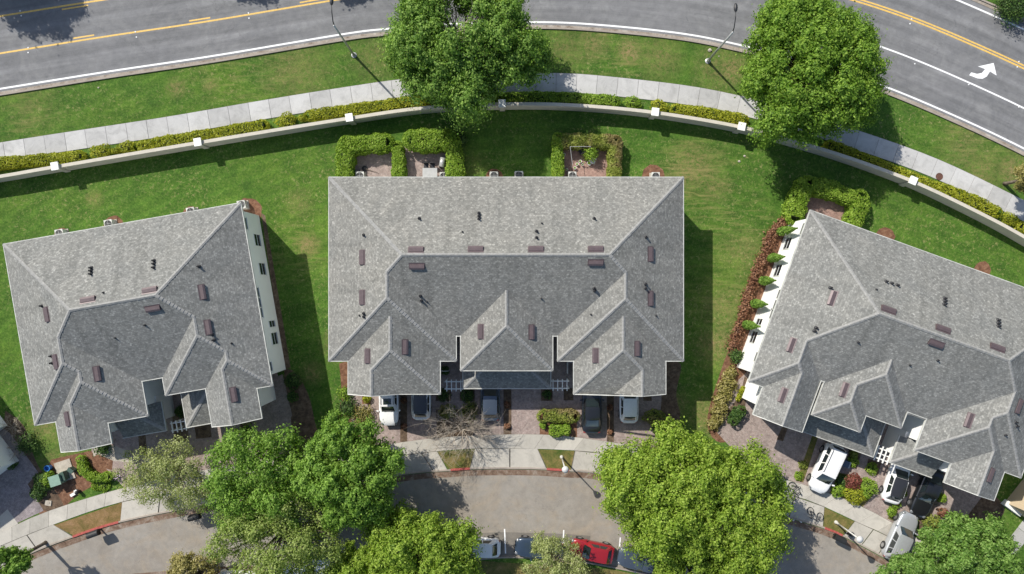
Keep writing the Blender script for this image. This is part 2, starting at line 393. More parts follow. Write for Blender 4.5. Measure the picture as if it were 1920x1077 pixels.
def shingle_mat():
    m, nt, b = mat('roof_shingles')
    uv = N(nt, 'ShaderNodeUVMap', uv_map='UVMap').outputs[0]
    P = wpos(nt)
    br = N(nt, 'ShaderNodeTexBrick', i_Scale=1.0, offset=0.5)
    br.inputs['Brick Width'].default_value = 0.23; br.inputs['Row Height'].default_value = 0.165
    br.inputs['Mortar Size'].default_value = 0.012; br.inputs['Mortar Smooth'].default_value = 0.2
    br.inputs['Color1'].default_value = (0.0, 0.0, 0.0, 1); br.inputs['Color2'].default_value = (1, 1, 1, 1); br.inputs['Mortar'].default_value = (0.0, 0.0, 0.0, 1)
    nt.links.new(uv, br.inputs['Vector'])
    base = ramp(nt, br.outputs['Color'], [(0.0, (0.160, 0.161, 0.154)), (0.5, (0.194, 0.194, 0.186)), (1.0, (0.246, 0.245, 0.234))]).outputs[0]
    vo = N(nt, 'ShaderNodeTexVoronoi', i_Scale=8.5, i_Randomness=1.0); nt.links.new(P, vo.inputs['Vector'])
    sp = N(nt, 'ShaderNodeSeparateColor'); nt.links.new(vo.outputs['Color'], sp.inputs[0])
    v2 = ramp(nt, sp.outputs[0], [(0.0, 0.84), (0.6, 0.97), (0.85, 1.06), (1.0, 1.38)]).outputs[0]
    c = mix(nt, 1.0, base, v2, 'MULTIPLY')
    big = noise(nt, 0.35, 5, 0.65, P, 0.8)
    c = mix(nt, 1.0, c, ramp(nt, big.outputs[0], [(0.3, (0.90, 0.91, 0.91)), (0.7, (1.09, 1.08, 1.05))]).outputs[0], 'MULTIPLY')
    mp = N(nt, 'ShaderNodeMapping'); mp.inputs['Scale'].default_value = (1.1, 0.10, 1); nt.links.new(uv, mp.inputs[0])
    stn = noise(nt, 1.0, 4, 0.6, mp.outputs[0])
    c = mix(nt, 1.0, c, ramp(nt, stn.outputs[0], [(0.32, 0.84), (0.5, 1.02), (0.7, 1.06)]).outputs[0], 'MULTIPLY')
    oi = N(nt, 'ShaderNodeObjectInfo'); c = mix(nt, 1.0, c, ramp(nt, oi.outputs['Random'], [(0.0, (0.96, 0.97, 0.97)), (1.0, (1.05, 1.03, 0.99))]).outputs[0], 'MULTIPLY')
    g = noise(nt, 30, 2, 0.8, P)
    c = mix(nt, 1.0, c, ramp(nt, g.outputs[0], [(0.3, 0.85), (0.7, 1.15)]).outputs[0], 'MULTIPLY')
    nt.links.new(c, b.inputs['Base Color']); b.inputs['Roughness'].default_value = 0.88; b.inputs['Specular IOR Level'].default_value = 0.25
    bump(nt, b, br.outputs['Color'], 0.25, 0.008); return m
M['shingle'] = shingle_mat()
M['cap'] = simple('ridge_cap_shingle', (0.255, 0.252, 0.238), 0.88, var=0.22, scale=5.0, bmp=0.2)
M['trim'] = simple('weathered_gutter', (0.47, 0.47, 0.43), 0.6, var=0.25, scale=1.3)
M['white'] = simple('white_trim', (0.74, 0.74, 0.70), 0.5, var=0.05)
M['stucco'] = simple('white_stucco', (0.78, 0.78, 0.75), 0.85, var=0.03, scale=0.8, bmp=0.25)
M['beige'] = simple('beige_stucco', (0.50, 0.40, 0.27), 0.85, var=0.05, scale=0.8, bmp=0.25)
M['wallcream'] = simple('cream_stucco', (0.47, 0.435, 0.36), 0.85, var=0.08, scale=1.5, bmp=0.3)
M['postcap'] = simple('white_cap', (0.76, 0.75, 0.70), 0.6, var=0.05)
M['vent'] = simple('brown_vent_metal', (0.108, 0.080, 0.082), 0.45, metal=0.2, var=0.15)
M['pipe'] = simple('lead_pipe', (0.025, 0.025, 0.028), 0.6)
M['doorwhite'] = simple('garage_door_paint', (0.7, 0.7, 0.68), 0.5, var=0.03)
M['dark'] = simple('dark_metal', (0.02, 0.02, 0.022), 0.5)
M['galv'] = simple('pale_metal', (0.42, 0.42, 0.40), 0.4, metal=0.4, var=0.1)
M['lamp_white'] = simple('white_lamp_paint', (0.55, 0.54, 0.50), 0.4, var=0.03)
M['yellow'] = simple('yellow_road_paint', (0.62, 0.40, 0.10), 0.7, var=0.2, scale=6)
M['wpaint'] = simple('white_road_paint', (0.74, 0.74, 0.73), 0.7, var=0.1, scale=6)
M['redpaint'] = simple('red_kerb_paint', (0.34, 0.075, 0.06), 0.8, var=0.35, scale=6)
M['glass'] = None
def glassm(name, col, rough=0.06):
    m, nt, b = mat(name)
    b.inputs['Base Color'].default_value = c4(col); b.inputs['Roughness'].default_value = rough
    b.inputs['Specular IOR Level'].default_value = 0.9; b.inputs['Coat Weight'].default_value = 0.5; b.inputs['Coat Roughness'].default_value = 0.03
    return m
M['glass'] = glassm('window_glass', (0.02, 0.028, 0.034))
M['carglass'] = glassm('car_glass', (0.012, 0.018, 0.02))
M['globe'] = simple('lamp_globe', (0.5, 0.5, 0.48), 0.3, var=0.02)
M['bark'] = ground_mix('bark', [(0.06, 0.045, 0.035), (0.13, 0.105, 0.08), (0.22, 0.19, 0.15)], 3, 20, bs=0.9, bd=0.04)
M['twig'] = ground_mix('dry_twig', [(0.20, 0.16, 0.12), (0.34, 0.29, 0.23), (0.46, 0.41, 0.34)], 3, 20, bs=0.5, bd=0.01)
M['rust'] = simple('rusty_cover', (0.10, 0.045, 0.03), 0.8, var=0.3, scale=8)

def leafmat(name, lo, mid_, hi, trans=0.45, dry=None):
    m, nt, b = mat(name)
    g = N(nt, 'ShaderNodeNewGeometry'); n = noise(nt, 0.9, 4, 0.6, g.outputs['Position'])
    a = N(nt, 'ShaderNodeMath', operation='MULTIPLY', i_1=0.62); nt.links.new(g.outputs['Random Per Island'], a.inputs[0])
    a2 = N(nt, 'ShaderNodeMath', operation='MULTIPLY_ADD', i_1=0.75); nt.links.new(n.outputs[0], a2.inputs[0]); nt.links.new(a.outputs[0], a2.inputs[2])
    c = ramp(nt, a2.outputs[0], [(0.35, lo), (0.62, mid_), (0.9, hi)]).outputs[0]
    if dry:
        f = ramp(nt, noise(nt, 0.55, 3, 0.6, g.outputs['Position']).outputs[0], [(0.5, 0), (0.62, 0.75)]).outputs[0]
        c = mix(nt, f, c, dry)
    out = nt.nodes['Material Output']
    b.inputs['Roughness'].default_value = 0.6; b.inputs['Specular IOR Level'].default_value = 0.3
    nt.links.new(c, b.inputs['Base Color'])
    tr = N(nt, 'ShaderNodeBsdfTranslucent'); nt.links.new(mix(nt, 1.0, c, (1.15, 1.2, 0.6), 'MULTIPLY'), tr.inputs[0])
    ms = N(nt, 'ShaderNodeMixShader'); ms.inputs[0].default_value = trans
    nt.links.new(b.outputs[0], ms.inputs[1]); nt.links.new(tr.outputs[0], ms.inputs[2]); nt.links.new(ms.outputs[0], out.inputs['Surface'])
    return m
M['leaf_mid'] = leafmat('oak_leaf', (0.065, 0.140, 0.018), (0.140, 0.265, 0.035), (0.29, 0.43, 0.09))
M['leaf_t2'] = leafmat('elm_leaf', (0.072, 0.155, 0.014), (0.150, 0.275, 0.026), (0.28, 0.42, 0.06))
M['leaf_lime'] = leafmat('lime_leaf', (0.105, 0.185, 0.014), (0.215, 0.330, 0.030), (0.37, 0.48, 0.08))
M['leaf_green'] = leafmat('bright_green_leaf', (0.075, 0.155, 0.018), (0.150, 0.280, 0.032), (0.28, 0.43, 0.08))
M['leaf_sage'] = leafmat('sage_leaf', (0.16, 0.205, 0.05), (0.30, 0.35, 0.11), (0.50, 0.53, 0.26))
M['leaf_olive'] = leafmat('olive_green_leaf', (0.11, 0.165, 0.03), (0.22, 0.30, 0.06), (0.40, 0.47, 0.15))
M['leaf_cool'] = leafmat('cool_green_leaf', (0.06, 0.135, 0.018), (0.125, 0.245, 0.034), (0.28, 0.42, 0.11))
M['hedge'] = leafmat('hedge_leaf', (0.10, 0.19, 0.012), (0.19, 0.315, 0.025), (0.31, 0.43, 0.06), 0.35)
M['hedge_y'] = leafmat('yellow_hedge_leaf', (0.15, 0.18, 0.008), (0.28, 0.315, 0.016), (0.42, 0.43, 0.04), 0.35)
M['hedge_dry'] = leafmat('mottled_hedge_leaf', (0.10, 0.14, 0.02), (0.20, 0.25, 0.035), (0.33, 0.36, 0.08), 0.35, dry=(0.27, 0.20, 0.10))
M['hedge_dark'] = leafmat('dark_hedge_leaf', (0.02, 0.055, 0.010), (0.045, 0.10, 0.018), (0.10, 0.17, 0.035), 0.3)
M['redleaf'] = leafmat('red_brown_leaf', (0.11, 0.045, 0.025), (0.22, 0.10, 0.055), (0.34, 0.19, 0.11), 0.3)
M['maroon'] = leafmat('maroon_leaf', (0.10, 0.025, 0.02), (0.19, 0.055, 0.04), (0.28, 0.10, 0.07), 0.3)
M['straw'] = leafmat('straw_leaf', (0.16, 0.15, 0.03), (0.28, 0.25, 0.07), (0.42, 0.37, 0.16), 0.35)
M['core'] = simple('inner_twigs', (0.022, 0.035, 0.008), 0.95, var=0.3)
M['core_b'] = simple('inner_brown_twigs', (0.07, 0.035, 0.02), 0.95, var=0.3)

# ------------------------------------------------------------------ foliage
def leaf_mesh(name, C, Nn, size, rng, material, parent=None, kind=None, aspect=0.55, spread=0.75):
    """diamond leaves at centres C facing roughly Nn"""
    n = len(C)
    nr = Nn + rng.normal(0, spread, (n, 3)); nr /= np.linalg.norm(nr, axis=1)[:, None] + 1e-9
    t = np.cross(nr, rng.normal(0, 1, (n, 3))); t /= np.linalg.norm(t, axis=1)[:, None] + 1e-9
    b = np.cross(nr, t)
    s = (size * rng.uniform(0.6, 1.35, n))[:, None]
    v = np.empty((n, 4, 3))
    v[:, 0] = C - t * s * 0.5; v[:, 1] = C + b * s * aspect * 0.5 + nr * s * 0.08; v[:, 2] = C + t * s * 0.5; v[:, 3] = C - b * s * aspect * 0.5 + nr * s * 0.08
    v = v.reshape(-1, 3)
    if parent is not None and parent in BASE: v = v - np.array(BASE[parent][0])
    me = bpy.data.meshes.new(name)
    me.vertices.add(4 * n); me.vertices.foreach_set('co', v.astype(np.float32).ravel())
    me.loops.add(4 * n); me.loops.foreach_set('vertex_index', np.arange(4 * n, dtype=np.int32))
    me.polygons.add(n); me.polygons.foreach_set('loop_start', np.arange(0, 4 * n, 4, dtype=np.int32)); me.polygons.foreach_set('loop_total', np.full(n, 4, dtype=np.int32))
    me.materials.append(material); me.update(calc_edges=True); me.validate()
    o = bpy.data.objects.new(name, me); COL.objects.link(o)
    if parent is not None: o.parent = parent; BASE[o] = BASE[parent]
    if kind: o['kind'] = kind
    return o

def hedge(name, label, line_px, width, height, mt, group=None, cat='hedge', seed=1, dens=150, size=0.17, core='core', top=None, closed=False, rough=0.1):
    """clipped hedge: a row along photo points (given at its top), leaves over a dark twiggy core"""
    rng = np.random.default_rng(seed)
    zt = height
    L = wl(cr(line_px, 6), zt * 0.8)
    L = resamp(L, 0.25)
    t = thing(name, label, cat, (L[len(L) // 2][0], L[len(L) // 2][1], 0), group=group)
    mb = MB(); ww = width * 0.30
    solid_ribbon(mb, offs(L, ww), offs(L, -ww), 0.0, height * 0.62)
    mb.build('stems', M[core], t, world=True)
    A = np.array(L); T = np.gradient(A, axis=0) if len(A) > 2 else np.repeat([A[-1] - A[0]], len(A), 0)
    T /= np.linalg.norm(T, axis=1)[:, None] + 1e-9
    Nn = np.stack([-T[:, 1], T[:, 0]], 1)
    length = len(L) * 0.25
    n = int(length * (width + 2 * height) * dens)
    u = rng.uniform(0, len(L) - 1, n); i = u.astype(int); f = (u - i)[:, None]; j = np.minimum(i + 1, len(L) - 1)
    c = A[i] * (1 - f) + A[j] * f; nn = Nn[i]
    # rounded profile: angle over the top
    th = rng.uniform(-1.25, 1.25, n)
    p = 4.0
    sx = rng.uniform(-1, 1, n); sz = 1 - 0.25 * np.abs(sx) ** 5
    bumpv = 1 + rough * (np.sin(u * 1.3 + seed) * 0.5 + np.sin(u * 0.47 + 2 * seed) * 0.6) + rng.normal(0, 0.035, n)
    side = rng.uniform(0, 1, n) < 0.45
    zz = np.where(side, rng.uniform(0.05, 1, n) * height * 0.85, sz * height * (0.85 + 0.15 * bumpv))
    xx = np.where(side, np.sign(sx) * width / 2, sx * width / 2) * bumpv
    C3 = np.stack([c[:, 0] + nn[:, 0] * xx, c[:, 1] + nn[:, 1] * xx, zz], 1)
    Nv = np.stack([nn[:, 0] * np.where(side, np.sign(xx), sx * 0.5), nn[:, 1] * np.where(side, np.sign(xx), sx * 0.5), np.where(side, 0.3, 1.0)], 1)
    # round ends
    for e, s_ in ((0, -1), (len(L) - 1, 1)):
        k = int(width * (width / 2 + height) * dens * 0.8)
        a = rng.uniform(-math.pi / 2, math.pi / 2, k); rr = width / 2 * np.sqrt(rng.uniform(0.3, 1, k))
        d = T[e] * s_; q = Nn[e]
        pos = A[e] + np.outer(np.cos(a) * rr, d) + np.outer(np.sin(a) * rr, q)
        z = np.where(rng.uniform(0, 1, k) < 0.4, height * rng.uniform(0.05, 0.9, k), height * (1 - 0.25 * (rr / (width / 2)) ** 4))
        C3 = np.vstack([C3, np.column_stack([pos, z])]); Nv = np.vstack([Nv, np.column_stack([np.outer(np.cos(a), d) + np.outer(np.sin(a), q), np.ones(k) * 0.8])])
    leaf_mesh('leaves', C3, Nv, size, rng, M[mt], t, aspect=0.65)
    return t

def shrub(name, label, px, py, r, h, mt, group=None, cat='shrub', seed=1, dens=170, size=0.15, core='core', ry=None, rot=0.0, spread=0.8, loose=0.06):
    rng = np.random.default_rng(seed)
    ry = ry or r
    x, y, _ = W(px, py, h * 0.6)
    t = thing(name, label, cat, (x, y, 0), group=group)
    mb = MB(); mb.blob((x, y, h * 0.42), (r * 0.75, r * 0.75 if ry == r else min(r, ry) * 0.75, h * 0.42), seed, 10)
    mb.build('stems', M[core], t, world=True)
    n = int(2 * math.pi * max(r, h) * max(ry, h * .5) * dens) + 40
    d = rng.normal(0, 1, (n, 3)); d /= np.linalg.norm(d, axis=1)[:, None]; d[:, 2] = np.where(d[:, 2] < -0.5, -d[:, 2], d[:, 2])
    lump = 1 + 0.10 * np.sin(d[:, 0] * 5 + seed) + 0.08 * np.sin(d[:, 1] * 7 + seed * 2) + rng.normal(0, loose, n)
    co, si = math.cos(rot), math.sin(rot)
    ex, ey = d[:, 0] * r * lump, d[:, 1] * ry * lump
    C3 = np.stack([x + ex * co - ey * si, y + ex * si + ey * co, np.maximum(0.05, h * 0.5 + d[:, 2] * h * 0.5 * lump)], 1)
    leaf_mesh('leaves', C3, d + np.array([0, 0, 0.6]), size, rng, M[mt], t, aspect=0.65, spread=spread)
    return t

def tree(name, label, px, py, zc, r, rz, mt, seed=1, n=26000, clumps=70, size=0.3, csize=0.24, ry=None, rot=0.0, trunk=True, inner=0.5, group=None, cat='tree',
         bark='bark', limbs=True, trunkpx=None, hollow=None, limbr=1.0, spread=0.45, fine=1.0):
    """crown centre seen at (px,py) at height zc, radius r, half height rz"""
    rng = np.random.default_rng(seed); rnd = random.Random(seed)
    n = int(n * 1.9); size *= 0.70; csize *= .88
    ry = ry or r
    x, y, _ = W(px, py, zc)
    tx, ty = (x, y) if trunkpx is None else G2(*trunkpx)
    t = thing(name, label, cat, (tx, ty, 0), group=group)
    co, si = math.cos(rot), math.sin(rot)
    cl = []
    tries = 0; lob = [rng.uniform(0, 6.28) for _ in range(3)]
    while len(cl) < clumps and tries < 20000:
        tries += 1
        d = rng.normal(0, 1, 3); d /= np.linalg.norm(d)
        if d[2] < -0.55: continue
        q = rng.uniform(inner, 1.0) ** 0.6; fi = math.atan2(d[1], d[0]); q *= 1 + 0.07 * math.sin(3 * fi + lob[0]) + 0.06 * math.sin(5 * fi + lob[1]) + 0.03 * math.sin(9 * fi + lob[2])
        e = np.array([d[0] * r * q, d[1] * ry * q, d[2] * rz * q])
        e *= (1 - csize * 0.55)
        if hollow and math.hypot(e[0] * 1.0 - hollow[0], e[1] - hollow[1]) < hollow[2]: continue
        p = np.array([x + e[0] * co - e[1] * si, y + e[0] * si + e[1] * co, zc + e[2]])
        cr_ = r * csize * rng.uniform(0.6, 1.35)
        if tries < 8000 and any(np.linalg.norm(p - a[0]) < 0.55 * (cr_ + a[1]) * 0.9 for a in cl): continue
        cl.append((p, cr_, d))
    mb = MB()
    if trunk:
        tr = 0.035 * r + 0.08
        mid = (tx * 0.6 + x * 0.4, ty * 0.6 + y * 0.4, zc * 0.45)
        mb.tube([(tx, ty, -0.05), (tx, ty, 0.3), mid, (x, y, zc)], [tr * 1.5, tr * 1.1, tr, tr * 0.35], 10)
        mb.build('trunk', M[bark], t, world=True, smooth=True)
    if limbs:
        mb = MB()
        tip0 = Vector((tx * 0.5 + x * 0.5, ty * 0.5 + y * 0.5, zc * 0.55))
        for p, c_, d in cl:
            a = Vector((tip0.x + (p[0] - tip0.x) * 0.12, tip0.y + (p[1] - tip0.y) * 0.12, tip0.z + rnd.uniform(0, 0.25) * zc))
            b = Vector(p); m = a.lerp(b, 0.5) + Vector((rnd.uniform(-.3, .3), rnd.uniform(-.3, .3), rnd.uniform(-.2, .4)))
            mb.tube([a, m, b], [0.09 * limbr, 0.055 * limbr, 0.015 * limbr], 5, cap=False)
            for k in range(3):
                e = b + Vector((rnd.uniform(-1, 1), rnd.uniform(-1, 1), rnd.uniform(-.3, .8))) * c_ * 0.8
                mb.tube([m.lerp(b, 0.6 + 0.1 * k), e], [0.03 * limbr, 0.008], 4, cap=False)
        mb.build('branches', M[bark], t, world=True, smooth=True)
    wgt = np.array([c[1] ** 2 for c in cl]); wgt /= wgt.sum()
    idx = rng.choice(len(cl), n, p=wgt)
    P = np.array([c[0] for c in cl])[idx]; CR = np.array([c[1] for c in cl])[idx]; D = np.array([c[2] for c in cl])[idx]
    d = rng.normal(0, 1, (n, 3)); d /= np.linalg.norm(d, axis=1)[:, None]
    d = d + D * 0.35 + np.array([0, 0, 0.25]); d /= np.linalg.norm(d, axis=1)[:, None]
    # sub-clump lumps so the outline of each clump is ragged
    ph = idx * 1.7
    lump = 1 + 0.32 * np.sin(d[:, 0] * 6 + ph) * np.sin(d[:, 1] * 5 + ph * 1.3) + 0.20 * np.sin(d[:, 2] * 9 + d[:, 0] * 8 + ph)
    rad = CR * lump * rng.uniform(0.15, 1.0, n) ** 0.35 * np.where(rng.uniform(0, 1, n) < 0.10, rng.uniform(1.05, 1.5, n), 1.0)
    C3 = P + d * rad[:, None] * np.array([1, 1, 0.8])
    C3[:, 2] = np.maximum(C3[:, 2], 0.2)
    leaf_mesh('foliage', C3, d + np.array([0, 0, 0.25]), size, rng, M[mt], t, aspect=0.6, spread=spread)
    return t

# ================================================================== GROUND AND ROADS
mb = MB()
gx = [-420, -120, -70, -35, 0, 35, 70, 120, 420]
vs = [(a, b, 0) for b in gx for a in gx]; k = len(gx)
mb.add(vs, [(j * k + i, j * k + i + 1, (j + 1) * k + i + 1, (j + 1) * k + i) for j in range(k - 1) for i in range(k - 1)])
mb.build('ground', M['grass'], kind='structure')

SW = wl(cr([(-1300, 390), (-850, 310), (-420, 236), (-200, 199), (0, 167), (200, 135), (401, 105), (640, 65), (720, 55), (850, 45), (1021, 42), (1141, 48.5), (1280, 63.5), (1380, 83), (1510, 115), (1644, 157), (1780, 213), (1920, 279), (2080, 365), (2300, 500), (2650, 760)], 14))
mb = MB(); a_, b_ = offs(SW, 10.6), offs(SW, -0.28); ribbon(mb, a_, b_, 0.004); o = mb.build('road', M['road'], kind='structure')
ln_ = [0.0]
for i in range(1, len(SW)): ln_.append(ln_[-1] + math.dist(SW[i], SW[i - 1]))
U_ = o.data.uv_layers.new(name='UVMap')
for lp in o.data.loops:
    i = lp.vertex_index; U_.data[lp.index].uv = (ln_[i % len(SW)], 10.88 if i < len(SW) else 0.0)
mb = MB(); ribbon(mb, offs(SW, -0.28), offs(SW, -0.52), 0.030); ribbon(mb, offs(SW, 10.85), offs(SW, 10.55), 0.030)
mb.build('gutter', M['gutter'], kind='structure')
mb = MB(); solid_ribbon(mb, offs(SW, -0.50), offs(SW, -0.66), -0.02, 0.12); solid_ribbon(mb, offs(SW, 11.0), offs(SW, 10.84), -0.02, 0.12)
mb.build('kerb', M['kerb'], kind='structure')
def paintline(off, w_, x0, x1, mt, parent, name='painted_line', z=0.012):
    L = [p for p in resamp(offs(SW, off), 0.5) if x0 <= p[0] / PXM + 960 <= x1]
    mb = MB(); ribbon(mb, offs(L, w_ / 2), offs(L, -w_ / 2), z); return mb.build(name, M[mt], parent)
mk = bpy.data.objects.new('road_markings', None); COL.objects.link(mk); mk['kind'] = 'structure'; BASE[mk] = (Vector((0, 0, 0)), 0)
paintline(0.0, 0.16, -400, 2300, 'wpaint', mk)
paintline(10.05, 0.16, -400, 2300, 'wpaint', mk)
paintline(3.28, 0.16, -400, 1250, 'yellow', mk)
paintline(6.72, 0.16, -400, 2300, 'yellow', mk)
paintline(6.98, 0.15, 1250, 2300, 'yellow', mk)
paintline(3.38, 0.15, 1600, 2300, 'wpaint', mk)
for k in range(-3, 7):
    s_ = 130 + 216 * k
    paintline(3.58, 0.14, s_, s_ + 54, 'yellow', mk, 'painted_dash')
for k in range(-2, 3): paintline(6.42, 0.14, 115 + 216 * k, 174 + 216 * k, 'yellow', mk, 'painted_dash')
# turn arrow
ar = [(1817, 141.5), (1821, 136), (1832, 139), (1841, 137), (1847, 130), (1833.5, 125), (1863, 118.5), (1868.5, 142), (1856, 134.5), (1850, 144), (1842, 148.2), (1833, 147.5)]
mb = MB(); mb.sheet([G2(*p) for p in ar], 0.012); mb.build('painted_arrow', M['wpaint'], mk)
# raised reflectors
for (px, py) in [(53, 90), (53, 99), (254, 60), (256, 70), (466, 25), (467, 34.5), (38, 21), (40, 30), (1709, 36), (1706, 45), (1715, 120), (1816, 159), (1910, 116), (1907, 126), (1910, 201)]:
    x, y = G2(px, py); mb = MB(); mb.box((x, y, 0.02), (0.11, 0.11, 0.022), 0.3); mb.build('road_stud', M['wpaint'], mk)

# ---- pavement beside the main road
up = wl(cr([(-300, 318), (0, 268), (134, 247), (317, 219), (485, 190), (640, 165), (754, 149), (860, 141), (974, 138.5), (1058, 138), (1141, 144), (1280, 160), (1373, 177), (1470, 201), (1574, 234), (1693, 274), (1781, 309), (1881, 357), (1960, 398), (2100, 480)], 12))
lo = offs(up, -1.76)
sw = bpy.data.objects.new('pavement', None); COL.objects.link(sw); sw['kind'] = 'structure'; BASE[sw] = (Vector((0, 0, 0)), 0)
mb = MB(); ribbon(mb, offs(up, 0.03), offs(up, -1.79), 0.016); mb.build('joint_bed', M['joint'], sw)
def slab_run(line, width, step, parent, mt, z=0.05, gap=0.03, seed=3, name='slab'):
    rnd = random.Random(seed); L = resamp(line, step); Lo = offs(L, -width)
    for i in range(len(L) - 1):
        a, b, c, d = [np.array(q) for q in (L[i], L[i + 1], Lo[i + 1], Lo[i])]
        e = (b - a) / np.linalg.norm(b - a) * gap / 2
        zz = z + rnd.uniform(-0.006, 0.006)
        mb = MB(); mb.prism([tuple(a + e), tuple(b - e), tuple(c - e), tuple(d + e)], 0.0, zz, cap0=False)
        mb.build(name, M[mt], parent)
slab_run(up, 1.76, 1.93, sw, 'walk')

# ---- inner street
KB = wl(cr([(-240, 1190), (-100, 1120), (-30, 1085), (52, 1041), (136, 1008), (224, 980), (367, 951), (550, 922), (700, 899), (783, 887), (840, 883), (881, 880), (950, 879), (1011, 880), (1073, 884), (1116, 887), (1300, 922), (1503, 978), (1545, 991), (1581, 1006), (1657, 1046), (1720, 1085), (1820, 1150)], 10))
SB = wl(cr([(-200, 1330), (100, 1170), (300, 1085), (420, 1066), (560, 1084), (700, 1060), (880, 1048), (960, 1043), (1060, 1048), (1150, 1062), (1240, 1082), (1400, 1130), (1600, 1230), (1750, 1330)], 14))
mb = MB(); mb.sheet(offs(KB, -0.08) + SB[::-1], 0.006); mb.build('street', M['street'], kind='structure')
mb = MB(); ribbon(mb, offs(KB, -0.1), offs(KB, -0.62), 0.011); mb.build('gutter', M['litter'], kind='structure')
mb = MB(); L = offs(KB, 0.14); solid_ribbon(mb, L, offs(KB, 0.0), -0.02, 0.10); mb.build('kerb', M['kerb'], kind='structure')
kr = bpy.data.objects.new('red_kerb', None); COL.objects.link(kr); kr['kind'] = 'structure'; BASE[kr] = (Vector((0, 0, 0)), 0)
KD = resamp(KB, 0.3)
for x0, x1 in ((136, 226), (840, 882), (1024, 1072), (1541, 1583)):
    L = [p for p in KD if x0 <= p[0] / PXM + 960 <= x1]
    mb = MB(); solid_ribbon(mb, offs(L, 0.17), offs(L, -0.03), 0.0, 0.115); mb.build('painted_kerb', M['redpaint'], kr)
mb = MB(); solid_ribbon(mb, offs(SB, 0.0), offs(SB, -0.16), -0.02, 0.10); mb.build('kerb', M['kerb'], kind='structure')
# parking bays
mb = MB(); mb.sheet([G2(*p) for p in [(880, 1000), (945, 998), (1010, 1000), (1056, 1001), (1107, 1005), (1105, 1030), (1060, 1044), (960, 1041), (885, 1044)]], 0.010); mb.build('parking_bay', M['bay'], kind='structure')
for a, b in (((946, 992), (948, 1038)), ((1057, 994), (1055, 1040)), ((1163, 1008), (1160, 1046))):
    mb = MB(); L = [G2(*a), G2(*b)]; ribbon(mb, offs(L, .06), offs(L, -.06), 0.015); mb.build('painted_line', M['wpaint'], mk)
mb = MB(); L = wl([(150, 1077), (420, 1060), (580, 1090)])
# ---- footway of the inner street
wup = wl(cr([(-80, 1035), (0, 999), (84, 961), (224, 917), (400, 878), (550, 856), (700, 838), (763, 828), (860, 818), (1020, 815), (1150, 830), (1300, 858), (1482, 902), (1555, 925), (1618, 951), (1676, 982), (1730, 1016), (1800, 1072), (1850, 1120)], 10))
fw = bpy.data.objects.new('footway', None); COL.objects.link(fw); fw['kind'] = 'structure'; BASE[fw] = (Vector((0, 0, 0)), 0)
wlo = wl(cr([(-80, 1058), (0, 1024), (100, 984), (229, 941), (400, 908), (550, 886), (700, 864), (744, 855), (820, 846), (900, 841), (1008, 842), (1078, 845), (1140, 852), (1300, 885), (1488, 930), (1545, 950), (1602, 977), (1667, 1006), (1710, 1035), (1770, 1082), (1820, 1130)], 10))
mb = MB(); mb.sheet(wup + wlo[::-1], 0.020); mb.build('joint_bed', M['joint'], fw)
A_ = resamp(wup, 1.9); n_ = len(A_)
def atfrac(line, k, n):
    Ls = resamp(line, 0.1); return Ls[min(len(Ls) - 1, int(round(k / n * (len(Ls) - 1))))]
for i in range(n_ - 1):
    q = [np.array(A_[i]), np.array(A_[i + 1]), np.array(atfrac(wlo, i + 1, n_ - 1)), np.array(atfrac(wlo, i, n_ - 1))]
    c_ = sum(q) / 4
    mb = MB(); mb.prism([tuple(c_ + (p - c_) * 0.987) for p in q], 0.0, 0.05 + random.uniform(-.005, .005), cap0=False); mb.build('slab', M['apron'], fw)
ap = bpy.data.objects.new('driveway_apron', None); COL.objects.link(ap); ap['kind'] = 'structure'; BASE[ap] = (Vector((0, 0, 0)), 0)
for poly in [[(-60, 1052), (0, 1025), (50, 1004), (70, 1032), (52, 1041), (-30, 1084)], [(52, 1003.5), (100, 984), (137, 1007), (72, 1031)],
             [(229.5, 942), (300, 926), (296, 964), (226, 979)], [(302, 925), (385, 910), (440, 938), (367, 950), (298, 963)],
             [(700, 865), (744, 856), (790, 850), (812, 884), (783, 886), (735, 893)], [(792, 850), (819.5, 847), (839, 882), (814, 884)],
             [(891, 842), (955, 841.5), (955, 878), (882, 879)], [(957, 841.5), (1007.5, 842), (1024, 879), (957, 878)],
             [(1079, 846), (1140, 852.5), (1136, 889), (1071, 883.5)], [(1142, 853), (1190, 862), (1180, 898), (1138, 889)],
             [(1400, 909), (1440, 919), (1430, 956), (1390, 944)], [(1442, 919), (1488, 931), (1478, 970), (1432, 957)], [(1490, 932), (1545, 951), (1542, 989), (1503, 977), (1480, 971)],
             [(1603, 978), (1636, 993), (1614, 1022), (1582, 1005)], [(1638, 994), (1668, 1008), (1646, 1038), (1616, 1023)], [(1670, 1009), (1710, 1037), (1690, 1063), (1657, 1044.5), (1648, 1039)]]:
    cc = (sum(q[0] for q in poly) / len(poly), sum(q[1] for q in poly) / len(poly))
    mb = MB(); mb.sheet([G2(cc[0] + (q[0] - cc[0]) * 1.05, cc[1] + (q[1] - cc[1]) * 1.05) for q in poly], 0.0175); mb.build('joint_bed', M['joint'], ap)
    mb = MB(); mb.prism([G2(*p) for p in poly], 0.0, 0.045 + random.uniform(-.004, .004), cap0=False); mb.build('slab', M['apron'], ap)
for poly in [[(101, 985), (229, 942), (226, 977), (138, 1004)], [(821, 847), (890, 843), (880, 878), (841, 881)], [(1009, 843), (1077, 846), (1070, 882), (1026, 878)], [(1546, 952), (1601, 978), (1581, 1003), (1543, 988)]]:
    mb = MB(); mb.sheet([G2(*p) for p in poly], 0.024); mb.build('verge', M['browngrass' if poly[0][0] == 101 else 'drygrass'], kind='structure')

